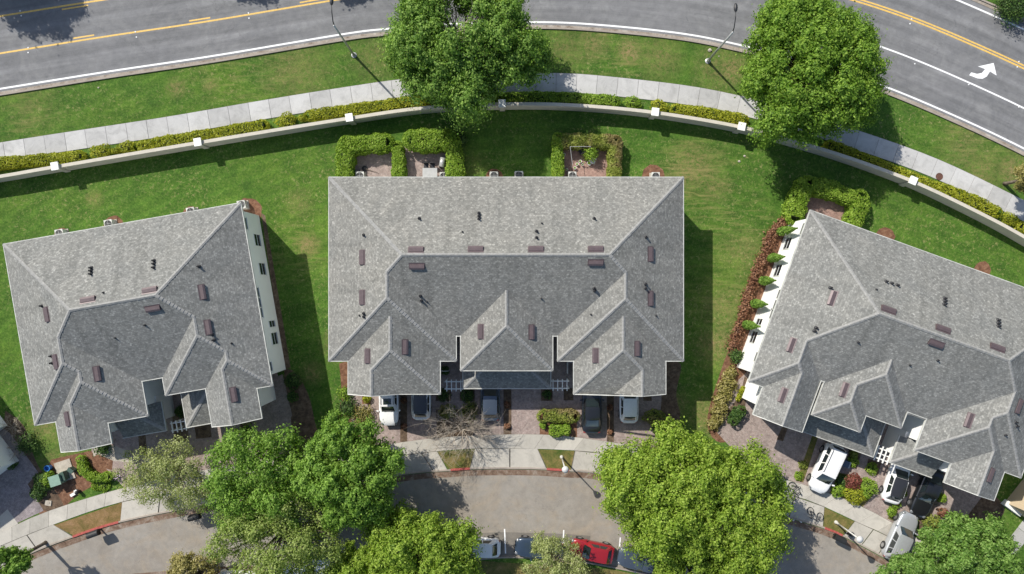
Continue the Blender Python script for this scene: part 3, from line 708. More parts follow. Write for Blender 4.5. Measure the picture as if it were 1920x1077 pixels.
# ---- beds, driveways (each sheet a little above the one below)
def patch(name, mt, poly, z, curve=False):
    p = [G2(*q) for q in (cr(poly + [poly[0]], 8)[:-1] if curve else poly)]
    mb = MB(); mb.sheet(p, z); return mb.build(name, M[mt], kind='structure')
patch('mulch_bed', 'mulch', [(534, 690), (556, 700), (578, 740), (590, 790), (600, 860), (500, 880), (400, 800), (516, 780)], 0.004, True)
patch('mulch_bed', 'mulch', [(490, 400), (497, 404), (545, 690), (532, 692)], 0.0045)
patch('mulch_bed', 'mulch_red', [(636, 682), (658, 682), (664, 740), (690, 775), (712, 840), (660, 870), (634, 800), (640, 740)], 0.004, True)
patch('mulch_bed', 'mulch', [(1240, 680), (1276, 682), (1268, 740), (1275, 790), (1240, 840), (1180, 842), (1200, 760)], 0.005, True)
patch('mulch_bed', 'mulch_red', [(1484, 410), (1470, 408), (1444, 432), (1436, 470), (1416, 510), (1402, 550), (1382, 600), (1372, 640), (1350, 700), (1326, 790), (1350, 830), (1400, 800), (1410, 690), (1440, 560)], 0.004, True)
patch('mulch_bed', 'mulch', [(10, 770), (45, 800), (70, 870), (120, 950), (80, 955), (40, 890), (0, 880)], 0.005, True)
patch('mulch_bed', 'mulch_red', [(96, 862), (150, 850), (178, 846), (210, 862), (212, 890), (150, 925), (110, 960), (75, 965), (68, 930)], 0.0045, True)
patch('mulch_bed', 'mulch', [(1730, 900), (1790, 905), (1815, 950), (1800, 990), (1760, 1000), (1735, 1010), (1722, 985), (1726, 960)], 0.005, True)
patch('mulch_bed', 'mulch', [(1765, 860), (1880, 945), (1850, 985), (1800, 960), (1760, 925)], 0.004, True)
patch('mulch_bed', 'drygrass', [(700, 1060), (900, 1052), (1150, 1068), (1240, 1090), (1300, 1200), (700, 1200)], 0.003)
patch('mulch_bed', 'litter', [(150, 1085), (320, 1070), (470, 1060), (520, 1075), (600, 1200), (150, 1200)], 0.014)
# driveways
drives = [('paver', [(652, 700), (700, 600), (1200, 600), (1240, 690), (1240, 752), (1232, 846), (1150, 829.5), (1020, 815), (860, 818), (763, 828), (700, 838), (696, 800), (660, 800)]),
          ('paver', [(171, 846), (215, 690), (300, 650), (500, 640), (520, 700), (545, 782), (552, 855), (400, 878), (232, 914), (200, 880)]),
          ('paver', [(506, 712), (530, 702), (548, 780), (530, 800)]),
          ('paver_r', [(1398, 700), (1440, 640), (1880, 810), (1850, 920), (1800, 985), (1715, 972), (1722, 1005), (1676, 981.5), (1618, 950.5), (1555, 924.5), (1482, 901.5), (1400, 872), (1345, 812), (1352, 775), (1385, 712)]),
          ('paver_blue', [(-60, 760), (0, 800), (18, 812), (72, 886), (52, 908), (82, 958), (0, 996), (-60, 1010)])]
for i, (mt, p) in enumerate(drives): patch('driveway', mt, p, 0.009 + i * 0.0006)
patch('driveway', 'apron', [(-40, 1012), (0, 996), (-2, 970), (14, 955), (36, 985), (0, 1000)], 0.0135)
patch('walkway', 'pad', [(174, 842), (202, 832), (240, 845), (250, 868), (210, 864), (176, 866)], 0.0132)
# strips and beds let into the driveways
beds = [('mulch', [(750.5, 715), (763.5, 715), (763.5, 828.5), (750.5, 829)]), ('mulch', [(944, 715), (959, 715), (959, 816), (944, 817)]), ('mulch', [(1138, 715), (1151, 715), (1151, 829), (1138, 828)]),
        ('mulch_red', [(679, 739), (695, 739), (695, 758), (679, 758)]), ('mulch', [(664, 771), (696, 772), (696, 806), (664, 800)]),
        ('mulch', [(817, 768), (890, 768), (888, 817), (820, 822)]), ('mulch_red', [(1012, 770), (1082, 770), (1082, 820), (1012, 815)]),
        ('mulch', [(1014, 728), (1036, 728), (1036, 752), (1014, 752)]), ('mulch', [(1057, 728), (1075, 728), (1075, 751), (1057, 751)]),
        ('mulch', [(817, 728), (846, 728), (846, 752), (817, 752)]), ('mulch', [(862, 728), (890, 728), (890, 752), (862, 752)]),
        ('mulch', [(1206, 736), (1222, 736), (1222, 752), (1206, 752)]),
        ('drygrass', [(1529, 800), (1539, 804), (1506, 905), (1493, 902)]), ('mulch', [(1467, 800), (1477, 803), (1468, 828), (1456, 824)]),
        ('mulch', [(1592, 836), (1616, 846), (1606, 880), (1588, 872)]), ('mulch', [(1628, 860), (1652, 868), (1646, 892), (1622, 884)]),
        ('drygrass', [(1572, 886), (1640, 902), (1636, 930), (1618, 950), (1556, 924)]), ('drygrass', [(1698, 880), (1710, 884), (1676, 977), (1664, 973)]),
        ('mulch_red', [(164, 862), (185, 852), (212, 864), (210, 882), (176, 872)]), ('mulch', [(258, 800), (272, 800), (276, 850), (262, 852)]), ('mulch', [(322, 770), (350, 760), (354, 826), (328, 830)]),
        ('mulch', [(365, 800), (394, 796), (397, 820), (368, 823)]), ('mulch', [(450, 790), (466, 788), (470, 830), (454, 832)]),
        ('mulch', [(1388, 742), (1396, 706), (1404, 712), (1396, 770), (1362, 796), (1364, 770)])]
for mt, p in beds: patch('planting_bed', mt, p, 0.0155)
# patios
for i, (mt, p) in enumerate([('paver', [(655, 285), (740, 285), (740, 350), (655, 350)]), ('paver', [(752, 272), (842, 285), (842, 350), (752, 350)]),
          ('paver_red', [(1050, 275), (1148, 275), (1148, 350), (1050, 350)]), ('paver_red', [(1515, 350), (1600, 370), (1586, 420), (1510, 410)])]):
    patch('patio', mt, p, 0.008)
for (px, py, r) in [(465, 398, 1.35), (357, 402, .75), (214, 424, .95), (116, 443, .75), (1225, 330, 1.05), (927, 333, .8), (1660, 444, .9), (1842, 506, .8)]:
    x, y = G2(px, py); patch_pts = [(x + r * math.cos(a) * random.uniform(.92, 1.08), y + r * math.sin(a) * random.uniform(.92, 1.08)) for a in [2 * math.pi * i / 20 for i in range(20)]]
    mb = MB(); mb.sheet(patch_pts, 0.0055); mb.build('mulch_bed', M['mulch_red'], kind='structure')
# far curved walk, lower right
L = wl(cr([(1990, 905), (1928, 962), (1895, 1008), (1850, 1052), (1790, 1090)], 10))
f2 = bpy.data.objects.new('footway', None); COL.objects.link(f2); f2['kind'] = 'structure'; BASE[f2] = (Vector((0, 0, 0)), 0)
slab_run(L[::-1], 1.35, 1.9, f2, 'walk', seed=9)
# manhole cover on the pavement
mb = MB(); x, y = G2(1760.5, 331.5); mb.lathe((x, y, 0), [(0.34, 0.0), (0.34, 0.075), (0.30, 0.075), (0.29, 0.066), (0.0, 0.068)], 24)
tag(mb.build('manhole_cover', M['rust']), 'rusty round manhole cover at the edge of the curved pavement', 'manhole cover')

# ================================================================== BUILDINGS
E = PXM * (H - 5.3) / H     # metres per photo pixel at eave height
ZE, PITCH = 5.3, 0.5
def clip(P, a, b, c):
    out = []
    n = len(P)
    for i in range(n):
        p, q = P[i], P[(i + 1) % n]
        fp, fq = a * p[0] + b * p[1] + c, a * q[0] + b * q[1] + c
        if fp >= 0: out.append(p)
        if (fp > 0 and fq < 0) or (fp < 0 and fq > 0):
            t = fp / (fp - fq); out.append((p[0] + (q[0] - p[0]) * t, p[1] + (q[1] - p[1]) * t))
    return out
def area(P): return abs(sum(P[i][0] * P[(i + 1) % len(P)][1] - P[(i + 1) % len(P)][0] * P[i][1] for i in range(len(P)))) / 2

class Bld:
    """plan in photo pixels at eave height, u along the back, v towards the street"""
    def __init__(s, name, label, org, ang, blocks, outline, group):
        s.org = org; a = R(ang); s.c, s.s = math.cos(a), math.sin(a)   # ang: photo-space clockwise turn of the u axis
        s.ang = -a
        s.blocks = blocks; s.outline = outline
        X, Y = s.xy(outline[0][0] + 150, 150)
        s.t = thing(name, label, 'townhouse', (X, Y, 0), group=group)
    def xy(s, u, v, z=None):
        x = s.org[0] + u * s.c - v * s.s; y = s.org[1] + u * s.s + v * s.c
        return ((x - 960) * E, -(y - 538.5) * E)
    def uv(s, X, Y):
        x = X / E + 960 - s.org[0]; y = -Y / E + 538.5 - s.org[1]
        return (x * s.c + y * s.s, -x * s.s + y * s.c)
    def planes(s, b):
        u0, u1, v0, v1, ends = b
        P = [(1, 0, -u0), (-1, 0, u1), (0, 1, -v0)]
        if ends != 'gable': P.append((0, -1, v1))
        return P
    def h(s, u, v):
        best = None
        for b in s.blocks:
            if b[0] - .01 <= u <= b[1] + .01 and b[2] - .01 <= v <= b[3] + .01:
                pl = s.planes(b); hs = [a * u + c * v + d for a, c, d in pl]; m = min(hs)
                if best is None or m > best[0]: best = (m, pl[hs.index(m)])
        return best
    def z(s, u, v):
        q = s.h(u, v); return ZE if q is None else ZE + PITCH * q[0] * E
    def roof(s):
        mb = MB(); uvs = []
        for j, b in enumerate(s.blocks):
            pl = s.planes(b)
            for i, p in enumerate(pl):
                F = [(b[0], b[2]), (b[1], b[2]), (b[1], b[3]), (b[0], b[3])]
                for k, q in enumerate(pl):
                    if k != i and F: F = clip(F, q[0] - p[0], q[1] - p[1], q[2] - p[2])
                pieces = [F] if len(F) > 2 and area(F) > .5 else []
                for k, o in enumerate(s.blocks):
                    if k == j: continue
                    eps = 0.01 if k < j else -0.01
                    cons = [(q[0] - p[0], q[1] - p[1], q[2] - p[2] + eps) for q in s.planes(o)] + [(1, 0, -o[0]), (-1, 0, o[1]), (0, 1, -o[2]), (0, -1, o[3])]
                    new = []
                    for P in pieces:
                        cur = P
                        for (a, c, d) in cons:
                            if len(cur) < 3: break
                            outp = clip(cur, -a, -c, -d)
                            if len(outp) > 2 and area(outp) > .05: new.append(outp)
                            cur = clip(cur, a, c, d)
                    pieces = new
                for P in pieces:
                    b0 = len(mb.v)
                    vs = [(*s.xy(u, v), ZE + PITCH * E * (p[0] * u + p[1] * v + p[2])) for u, v in P]
                    # counter clockwise seen from above
                    ar_ = sum(vs[q][0] * vs[(q + 1) % len(vs)][1] - vs[(q + 1) % len(vs)][0] * vs[q][1] for q in range(len(vs)))
                    PP = list(P)
                    if ar_ < 0: vs = vs[::-1]; PP = PP[::-1]
                    mb.add(vs, [tuple(range(len(vs)))])
                    for (u, v) in PP:
                        hh = (p[0] * u + p[1] * v + p[2]) * E * math.sqrt(1 + PITCH ** 2)
                        uvs.append(((v if p[0] else u) * E + 3.7 * i, hh))
        r = mb.build('roof', M['shingle'], s.t, world=True)
        L = r.data.uv_layers.new(name='UVMap'); L.data.foreach_set('uv', [c for q in uvs for c in q])
        s.r = r
        # hip and ridge caps
        for j, b in enumerate(s.blocks):
            pl = s.planes(b)
            for i in range(len(pl)):
                for k in range(i + 1, len(pl)):
                    p, q = pl[i], pl[k]
                    F = [(b[0], b[2]), (b[1], b[2]), (b[1], b[3]), (b[0], b[3])]
                    for l, o in enumerate(pl):
                        if l != i and F: F = clip(F, o[0] - p[0], o[1] - p[1], o[2] - p[2])
                    if len(F) < 3: continue
                    on = [w_ for w_ in F if abs((q[0] - p[0]) * w_[0] + (q[1] - p[1]) * w_[1] + q[2] - p[2]) < 1e-3]
                    if len(on) < 2: continue
                    on = sorted(on, key=lambda w_: (w_[0], w_[1])); A, B = np.array(on[0]), np.array(on[-1])
                    ln = np.linalg.norm(B - A)
                    if ln < 6: continue
                    n = int(ln * 2); runs = []; run = []
                    for m_ in range(n + 1):
                        c = A + (B - A) * m_ / n
                        hm = p[0] * c[0] + p[1] * c[1] + p[2]
                        ok = s.h(*c)[0] - hm < 0.3 and not s.covered(j, c, hm)
                        if ok: run.append(c)
                        elif run: runs.append(run); run = []
                    if run: runs.append(run)
                    for run in runs:
                        if len(run) * ln / n < 7: continue
                        s.cap(run[0], run[-1], p, q)
    def covered(s, j, c, hm):
        for k, o in enumerate(s.blocks):
            if k == j: continue
            if o[0] - .5 < c[0] < o[1] + .5 and o[2] - .5 < c[1] < o[3] + .5:
                hs = [a * c[0] + b_ * c[1] + d for a, b_, d in s.planes(o)]
                if min(hs) > hm - 0.2:
                    # same line shared with an earlier block, or flush inside another plane
                    near = sum(1 for x in hs if abs(x - min(hs)) < 0.6)
                    if near < 2 or k < j: return True
        return False
    def cap(s, a, b, p, q):
        za = ZE + PITCH * E * (p[0] * a[0] + p[1] * a[1] + p[2]); zb = ZE + PITCH * E * (p[0] * b[0] + p[1] * b[1] + p[2])
        A = Vector((*s.xy(*a), za)); B = Vector((*s.xy(*b), zb)); 
        if za > zb: A, B = B, A
        ln = (B - A).length; n = max(2, int(ln / 0.3)); mb = MB()
        T = (B - A).normalized(); Sd = T.cross(Vector((0, 0, 1))).normalized(); U = Sd.cross(T)
        if U.z < 0: U = -U
        drop = 0.075 if abs(T.z) < .01 else 0.052
        for i in range(n):
            a0 = A + T * ln * i / n - T * 0.02; a1 = A + T * ln * (i + 1) / n
            w0 = 0.14 + random.uniform(-.012, .012); l0 = 0.045 + random.uniform(0, .012); l1 = 0.018
            mb.add([a0 - Sd * w0 + U * (l0 - drop), a0 + U * l0, a0 + Sd * w0 + U * (l0 - drop), a1 - Sd * w0 + U * (l1 - drop), a1 + U * l1, a1 + Sd * w0 + U * (l1 - drop)],
                   [(0, 1, 4, 3), (1, 2, 5, 4), (0, 2, 1), (3, 4, 5)])
        mb.build('ridge_cap', M['cap'], s.r, world=False)
        o = bpy.context.scene.collection.objects[-1]
        base = BASE[s.t][0]
        for v_ in o.data.vertices: v_.co -= base
    def trims(s):
        # soffit, fascia with gutter on every eave, raking boards on gables
        O = s.outline; n = len(O)
        mb = MB(); mb.sheet([s.xy(*p) for p in O], ZE - 0.16)
        for i in range(len(mb.f)): mb.f[i] = tuple(reversed(mb.f[i]))
        mb.build('soffit', M['white'], s.t, world=True)
        ctr = s.xy(sum(p[0] for p in O) / n, sum(p[1] for p in O) / n)
        for i in range(n):
            a, b = np.array(O[i], float), np.array(O[(i + 1) % n], float)
            d = (b - a); ln = np.linalg.norm(d); d /= ln
            nn = np.array([d[1], -d[0]])        # outward for outline listed clockwise in (u,v-down)
            ps = [0.0, ln]
            gable = False
            mid = (a + b) / 2 - nn * 0.5
            for bl in s.blocks:
                if bl[4] == 'gable' and abs(a[1] - b[1]) < 1 and abs(a[1] - bl[3]) < 1.5 and min(a[0], b[0]) < (bl[0] + bl[1]) / 2 < max(a[0], b[0]):
                    gable = True; um = (bl[0] + bl[1]) / 2; ps = [0, abs(um - a[0]), abs((bl[1] if b[0] > a[0] else bl[0]) - a[0]), ln]; gb = bl
                    if b[0] < a[0]: ps = [0, abs(bl[1] - a[0]), abs(um - a[0]), ln]
            ps = sorted(set(round(x, 2) for x in ps if 0 <= x <= ln + .01))
            mb = MB(); pts = []
            for x in ps:
                c = a + d * x; ci = c - nn * 0.05
                pts.append((c, s.z(*ci)))
            for k in range(len(pts) - 1):
                (c0, z0), (c1, z1) = pts[k], pts[k + 1]
                if np.linalg.norm(c1 - c0) < .5: continue
                i0, i1 = c0 - nn * 1.2, c1 - nn * 1.2; o0, o1 = c0 + nn * 1.3 - d * (1.3 if k == 0 else 0), c1 + nn * 1.3 + d * (1.3 if k == len(pts) - 2 else 0)
                V = []
                for (q, zz) in ((c0, z0), (c1, z1), (o1, z1), (o0, z0)): V.append((*s.xy(*q), zz + 0.012))
                for (q, zz) in ((c0, z0), (c1, z1), (o1, z1), (o0, z0)): V.append((*s.xy(*q), zz - 0.19))
                mb.add(V, [(0, 1, 2, 3), (7, 6, 5, 4), (0, 4, 5, 1), (1, 5, 6, 2), (2, 6, 7, 3), (3, 7, 4, 0)])
            mb.build('bargeboard' if gable else 'gutter', M['trim'], s.t, world=True)
    def inset(s, O, side, front):
        n = len(O); L = []
        for i in range(n):
            a, b = np.array(O[i], float), np.array(O[(i + 1) % n], float); d = (b - a) / np.linalg.norm(b - a)
            nn = np.array([d[1], -d[0]]); k = front if (abs(nn[1]) > .5 and nn[1] > 0) else side
            L.append((nn, nn.dot(a) - k))
        out = []
        for i in range(n):
            (n0, c0), (n1, c1) = L[i - 1], L[i]
            out.append(tuple(np.linalg.solve(np.array([n0, n1]), np.array([c0, c1]))))
        return out
    def walls(s, mt='stucco', side=9.8, front=18):
        W_ = s.inset(s.outline, side, front); s.wo = W_
        mb = MB(); mb.prism([s.xy(*p) for p in W_], 0.0, ZE - 0.155, cap0=False)
        s.w = mb.build('wall', M[mt], s.t, world=True)
        for bl in s.blocks:
            if bl[4] == 'gable':
                v = bl[3] - front + 0.4; um = (bl[0] + bl[1]) / 2; zr = ZE + PITCH * E * (bl[1] - bl[0]) / 2 - 0.06
                mb = MB(); pts = [(bl[0] + 2, ZE - 0.13), (bl[1] - 2, ZE - 0.13), (um, zr)]
                V = [(*s.xy(u, v), z) for u, z in pts] + [(*s.xy(u, v - 3), z) for u, z in pts]
                mb.add(V, [(0, 1, 2), (5, 4, 3), (0, 3, 4, 1), (1, 4, 5, 2), (2, 5, 3, 0)]); mb.build('gable_wall', M[mt], s.t, world=True)
    def low(s, u0, u1, v0, v1, hipL, hipR, zl=2.9, mt='stucco'):
        """single-storey lean-to roof over the garages"""
        pl = [(0, -1, v1)]
        if hipL: pl.append((1, 0, -u0))
        if hipR: pl.append((-1, 0, u1))
        mb = MB(); uvs = []
        for p in pl:
            F = [(u0, v0), (u1, v0), (u1, v1), (u0, v1)]
            for q in pl:
                if q is not p and F: F = clip(F, q[0] - p[0], q[1] - p[1], q[2] - p[2])
            if len(F) < 3: continue
            vs = [(*s.xy(u, v), zl + PITCH * E * (p[0] * u + p[1] * v + p[2])) for u, v in F]
            ar_ = sum(vs[q][0] * vs[(q + 1) % len(vs)][1] - vs[(q + 1) % len(vs)][0] * vs[q][1] for q in range(len(vs)))
            if ar_ < 0: vs = vs[::-1]; F = F[::-1]
            mb.add(vs, [tuple(range(len(vs)))])
            for (u, v) in F: uvs.append(((v if p[0] else u) * E, (p[0] * u + p[1] * v + p[2]) * E * 1.118))
        r = mb.build('lower_roof', M['shingle'], s.t, world=True)
        L = r.data.uv_layers.new(name='UVMap'); L.data.foreach_set('uv', [c for q in uvs for c in q])
        base = BASE[s.t][0]
        for hip, uu, sg in ((hipL, u0, 1), (hipR, u1, -1)):
            if hip:
                ln = min(v1 - v0, u1 - u0)
                A = Vector((*s.xy(uu, v1), zl)); B = Vector((*s.xy(uu + sg * ln, v1 - ln), zl + PITCH * E * ln))
                mbc = MB(); T = (B - A); L_ = T.length; T.normalize(); Sd = T.cross(Vector((0, 0, 1))).normalized(); U = Sd.cross(T)
                if U.z < 0: U = -U
                nn = int(L_ / .3)
                for i in range(nn):
                    a0 = A + T * L_ * i / nn; a1 = A + T * L_ * (i + 1) / nn
                    mbc.add([a0 - Sd * .16 - U * .01, a0 + U * .045, a0 + Sd * .16 - U * .01, a1 - Sd * .16 - U * .035, a1 + U * .018, a1 + Sd * .16 - U * .035], [(0, 1, 4, 3), (1, 2, 5, 4), (0, 2, 1)])
                o = mbc.build('ridge_cap', M['cap'], r)
                for v_ in o.data.vertices: v_.co -= base
        edges = [((u0, v1), (u1, v1))]
        if hipL: edges.append(((u0, v0), (u0, v1)))
        if hipR: edges.append(((u1, v0), (u1, v1)))
        for a, b in edges:
            mb = MB()
            if a[1] == b[1]: q = [(a[0] - 1.5, a[1] + .05), (b[0] + 1.5, a[1] + .05), (b[0] + 1.5, a[1] + 1.6), (a[0] - 1.5, a[1] + 1.6)]
            else:
                sg = -1 if a[0] == u0 else 1; q = [(a[0] + sg * .05, a[1]), (a[0] + sg * 1.6, a[1]), (a[0] + sg * 1.6, b[1] - .05), (a[0] + sg * .05, b[1] - .05)]
            mb.prism([s.xy(*p) for p in q], zl - 0.17, zl + 0.03); mb.build('gutter', M['trim'], s.t, world=True)
        mb = MB(); q = [(u0 + (9.3 if hipL else -5), v0 - 12), (u1 - (9.3 if hipR else -5), v0 - 12), (u1 - (9.3 if hipR else -5), v1 - 19), (u0 + (9.3 if hipL else -5), v1 - 19)]
        mb.prism([s.xy(*p) for p in q], 0.0, zl - 0.02, cap0=False); mb.build('wall', M[mt], s.t, world=True)
        mb = MB(); q = [(u0 + .3, v0), (u1 - .3, v0), (u1 - .3, v1 - .3), (u0 + .3, v1 - .3)]; mb.sheet([s.xy(*p) for p in q], zl - 0.1); mb.build('soffit', M['white'], s.t, world=True)
        s.garage(u0 + 14, u1 - 14, v1 - 19, 2.2)
    def garage(s, u0, u1, v, hgt=2.15):
        n = max(1, round((u1 - u0) * E / 3.4)); wd = (u1 - u0) / n
        for i in range(n):
            a, b = u0 + wd * i + 4, u0 + wd * (i + 1) - 4
            mb = MB()
            for k in range(4):
                mb.prism([s.xy(a, v - 1), s.xy(b, v - 1), s.xy(b, v + 1.0), s.xy(a, v + 1.0)], 0.03 + k * hgt / 4, 0.03 + (k + 1) * hgt / 4 - 0.03)
            mb.build('garage_door', M['doorwhite'], s.t, world=True)
    def window(s, u, v, axis, sgn, wid, z0, z1, mullion=True):
        """axis 'u': wall of constant u facing sgn; 'v': wall of constant v"""
        def q(a, o):  # along, out
            return (u + o * sgn, v + a) if axis == 'u' else (u + a, v + o * sgn)
        def bar(mb, a0, a1, o0, o1, zz0, zz1):
            mb.prism([s.xy(*q(a0, o0)), s.xy(*q(a1, o0)), s.xy(*q(a1, o1)), s.xy(*q(a0, o1))], zz0, zz1)
        w2 = wid / E / 2; t = 0.05 / E; mb = MB(); o0, o1 = -.5, 1.2
        bar(mb, -w2 - t, -w2, o0, o1, z0, z1); bar(mb, w2, w2 + t, o0, o1, z0, z1)
        bar(mb, -w2 - t, w2 + t, o0, o1 + .02, z1, z1 + .07); bar(mb, -w2 - 2 * t, w2 + 2 * t, o0, o1 + .8, z0 - .08, z0)
        if mullion: bar(mb, -w2, w2, o0, o1 - .4, (z0 + z1) / 2 - .02, (z0 + z1) / 2 + .03)
        f = mb.build('window', M['white'], s.t, world=True)
        mb = MB(); bar(mb, -w2, w2, -.5, .45, z0, z1); p = mb.build('pane', M['glass'], f)
        b_ = BASE[s.t][0]
        for v_ in p.data.vertices: v_.co -= b_
    def hit(s, px, py):
        z = 7.0
        for _ in range(12):
            X, Y, _z = W(px, py, z); u, v = s.uv(X, Y); z = s.z(u, v)
        return u, v, z
    def vent(s, px, py):
        u, v, z = s.hit(px, py); q = s.h(u, v)
        if q is None: return
        p = q[1]
        g = Vector((*s.xy(u + p[0], v + p[1]), 0)) - Vector((*s.xy(u, v), 0)); g.normalize()  # uphill
        nn = Vector((-g.x * PITCH, -g.y * PITCH, 1)).normalized(); up_ = g.copy(); up_.z = PITCH; up_.normalize(); al = up_.cross(nn)
        Mx = Matrix((al, up_, nn)).transposed()
        mb = MB(); c = Vector((*s.xy(u, v), z)) - BASE[s.t][0]
        def tp(x, y, zz): return c + Mx @ Vector((x, y, zz))
        a, b = 0.60, 0.21
        V = [tp(-a, -b, 0), tp(a, -b, 0), tp(a, b, 0), tp(-a, b, 0), tp(-a, -b, .15), tp(a, -b, .15), tp(a, b, .06), tp(-a, b, .06), tp(-a, -b * .2, .17), tp(a, -b * .2, .17)]
        mb.add(V, [(0, 1, 5, 4), (4, 5, 9, 8), (8, 9, 6, 7), (2, 3, 7, 6), (1, 2, 6, 9, 5), (3, 0, 4, 8, 7)])
        V = [tp(-a - .06, -b - .03, .012), tp(a + .06, -b - .03, .012), tp(a + .06, b + .12, .012), tp(-a - .06, b + .12, .012)]
        mb.add(V, [(0, 1, 2, 3)])
        mb.build('roof_vent', M['vent'], s.r)
    def pipe(s, px, py, sc=1.0):
        u, v, z = s.hit(px, py); c = Vector((*s.xy(u, v), z)) - BASE[s.t][0]
        mb = MB(); mb.lathe(tuple(c), [(0.16 * sc, -.06), (0.14 * sc, 0.05), (.075 * sc, 0.10), (0.075 * sc, 0.34 * sc), (.05 * sc, .34 * sc), (.05 * sc, .2)], 10)
        mb.build('vent_pipe', M['pipe'], s.r)

A0 = lambda U: (0, U, 0, 297, 'hip')
BL = {}
BL['c'] = Bld('townhouse_block', 'central grey hip-roofed townhouse block between the two angled ones, facing the street', (617, 333), 0,
    [A0(664), (0, 238, 0, 344, 'hip'), (36, 208, 0, 406, 'hip'), (36, 132, 150, 406, 'gable'), (247, 419, 0, 362, 'hip'), (429, 664, 0, 344, 'hip'), (459, 631, 0, 406, 'hip'), (535, 631, 150, 406, 'gable')],
    [(0, 0), (664, 0), (664, 344), (631, 344), (631, 406), (459, 406), (459, 344), (429, 344), (429, 297), (419, 297), (419, 362), (247, 362), (247, 297), (238, 297), (238, 344), (208, 344), (208, 406), (36, 406), (36, 344), (0, 344)],
    'grey-roofed townhouse blocks')
BL['l'] = Bld('townhouse_block', 'tilted grey-roofed townhouse block at the left with a bluish shaded white side wall', (6.5, 458.6), -9.9,
    [A0(451), (0, 211, 0, 344, 'hip'), (40, 211, 0, 363, 'hip'), (40, 135, 150, 402, 'gable'), (251, 451, 0, 331, 'hip'), (327, 451, 0, 347, 'hip'), (327, 421, 150, 404, 'gable')],
    [(0, 0), (451, 0), (451, 347), (421, 347), (421, 404), (327, 404), (327, 331), (251, 331), (251, 297), (211, 297), (211, 363), (135, 363), (135, 402), (40, 402), (40, 344), (0, 344)],
    'grey-roofed townhouse blocks')
BL['r'] = Bld('townhouse_block', 'tilted grey-roofed townhouse block at the right with a sunlit white side wall', (1520, 395), 19.9,
    [A0(541), (0, 126, 0, 341, 'hip'), (29, 126, 150, 396, 'gable'), (133, 298, 0, 326, 'hip'), (133, 228, 0, 359, 'hip'), (337, 541, 0, 337, 'hip'), (337, 508, 0, 356, 'hip'), (410, 508, 150, 394, 'gable')],
    [(0, 0), (541, 0), (541, 337), (508, 337), (508, 394), (410, 394), (410, 356), (337, 356), (337, 293), (298, 293), (298, 326), (228, 326), (228, 359), (133, 359), (133, 293), (126, 293), (126, 396), (29, 396), (29, 341), (0, 341)],
    'grey-roofed townhouse blocks')
for b in BL.values(): b.roof(); b.trims(); b.walls()
c, l, r = BL['c'], BL['l'], BL['r']
c.low(248, 418, 330, 403, True, True)
l.low(128, 212, 345, 402, False, True)
l.low(254, 335, 312, 403, True, False)
r.low(118, 297, 300, 397, False, True)
r.low(333, 418, 340, 396, True, False)
c.garage(46, 198, 388); c.garage(469, 621, 388); l.garage(50, 125, 384); l.garage(337, 411, 386); r.garage(39, 116, 378); r.garage(420, 498, 376)
for b, fr in ((c, [(84, 388), (583, 388), (333, 344)]), (l, [(87, 384), (374, 386), (290, 313)]), (r, [(77, 378), (458, 376), (262, 308)])):
    for u, v in fr:
        for du in (-22, 22): b.window(u + du, v, 'v', 1, 0.9, 3.5, 4.7)
for u in range(40, 640, 60): c.window(u, 9.8, 'v', -1, 1.0, 3.5, 4.7)
for u in range(40, 430, 60): l.window(u, 9.8, 'v', -1, 1.0, 3.5, 4.7)
for u in range(40, 520, 60): r.window(u, 9.8, 'v', -1, 1.0, 3.5, 4.7)
def side_windows(b, uw, sgn, lowp, upp):
    for lst, z0, z1, zz, wd in ((lowp, 0.9, 2.3, 1.6, 1.05), (upp, 3.5, 4.8, 4.2, 1.0)):
        for q in lst:
            X, Y, _ = W(q[0], q[1], zz); v = b.uv(X, Y)[1]
            b.window(uw, v, 'u', sgn, q[2] if len(q) > 2 else wd, z0, z1)
side_windows(l, 451 - 9.8, 1, [(481, 451), (490, 505), (507, 608, .55), (514, 635)], [(461, 418), (482, 548, .8), (487, 567, .8), (491, 586, .8), (509, 688, .8)])
side_windows(r, 9.8, -1, [(1477, 457), (1457, 507), (1425, 604, .55), (1412, 632)], [(1504, 427), (1459, 550, .8), (1452, 570, .8), (1444, 587, .8), (1415, 668, .8)])
for k_ in range(2): c.window(9.8, 80 + 130 * k_, 'u', -1, 1.0, 3.5, 4.7); c.window(664 - 9.8, 80 + 130 * k_, 'u', 1, 1.0, 3.5, 4.7)
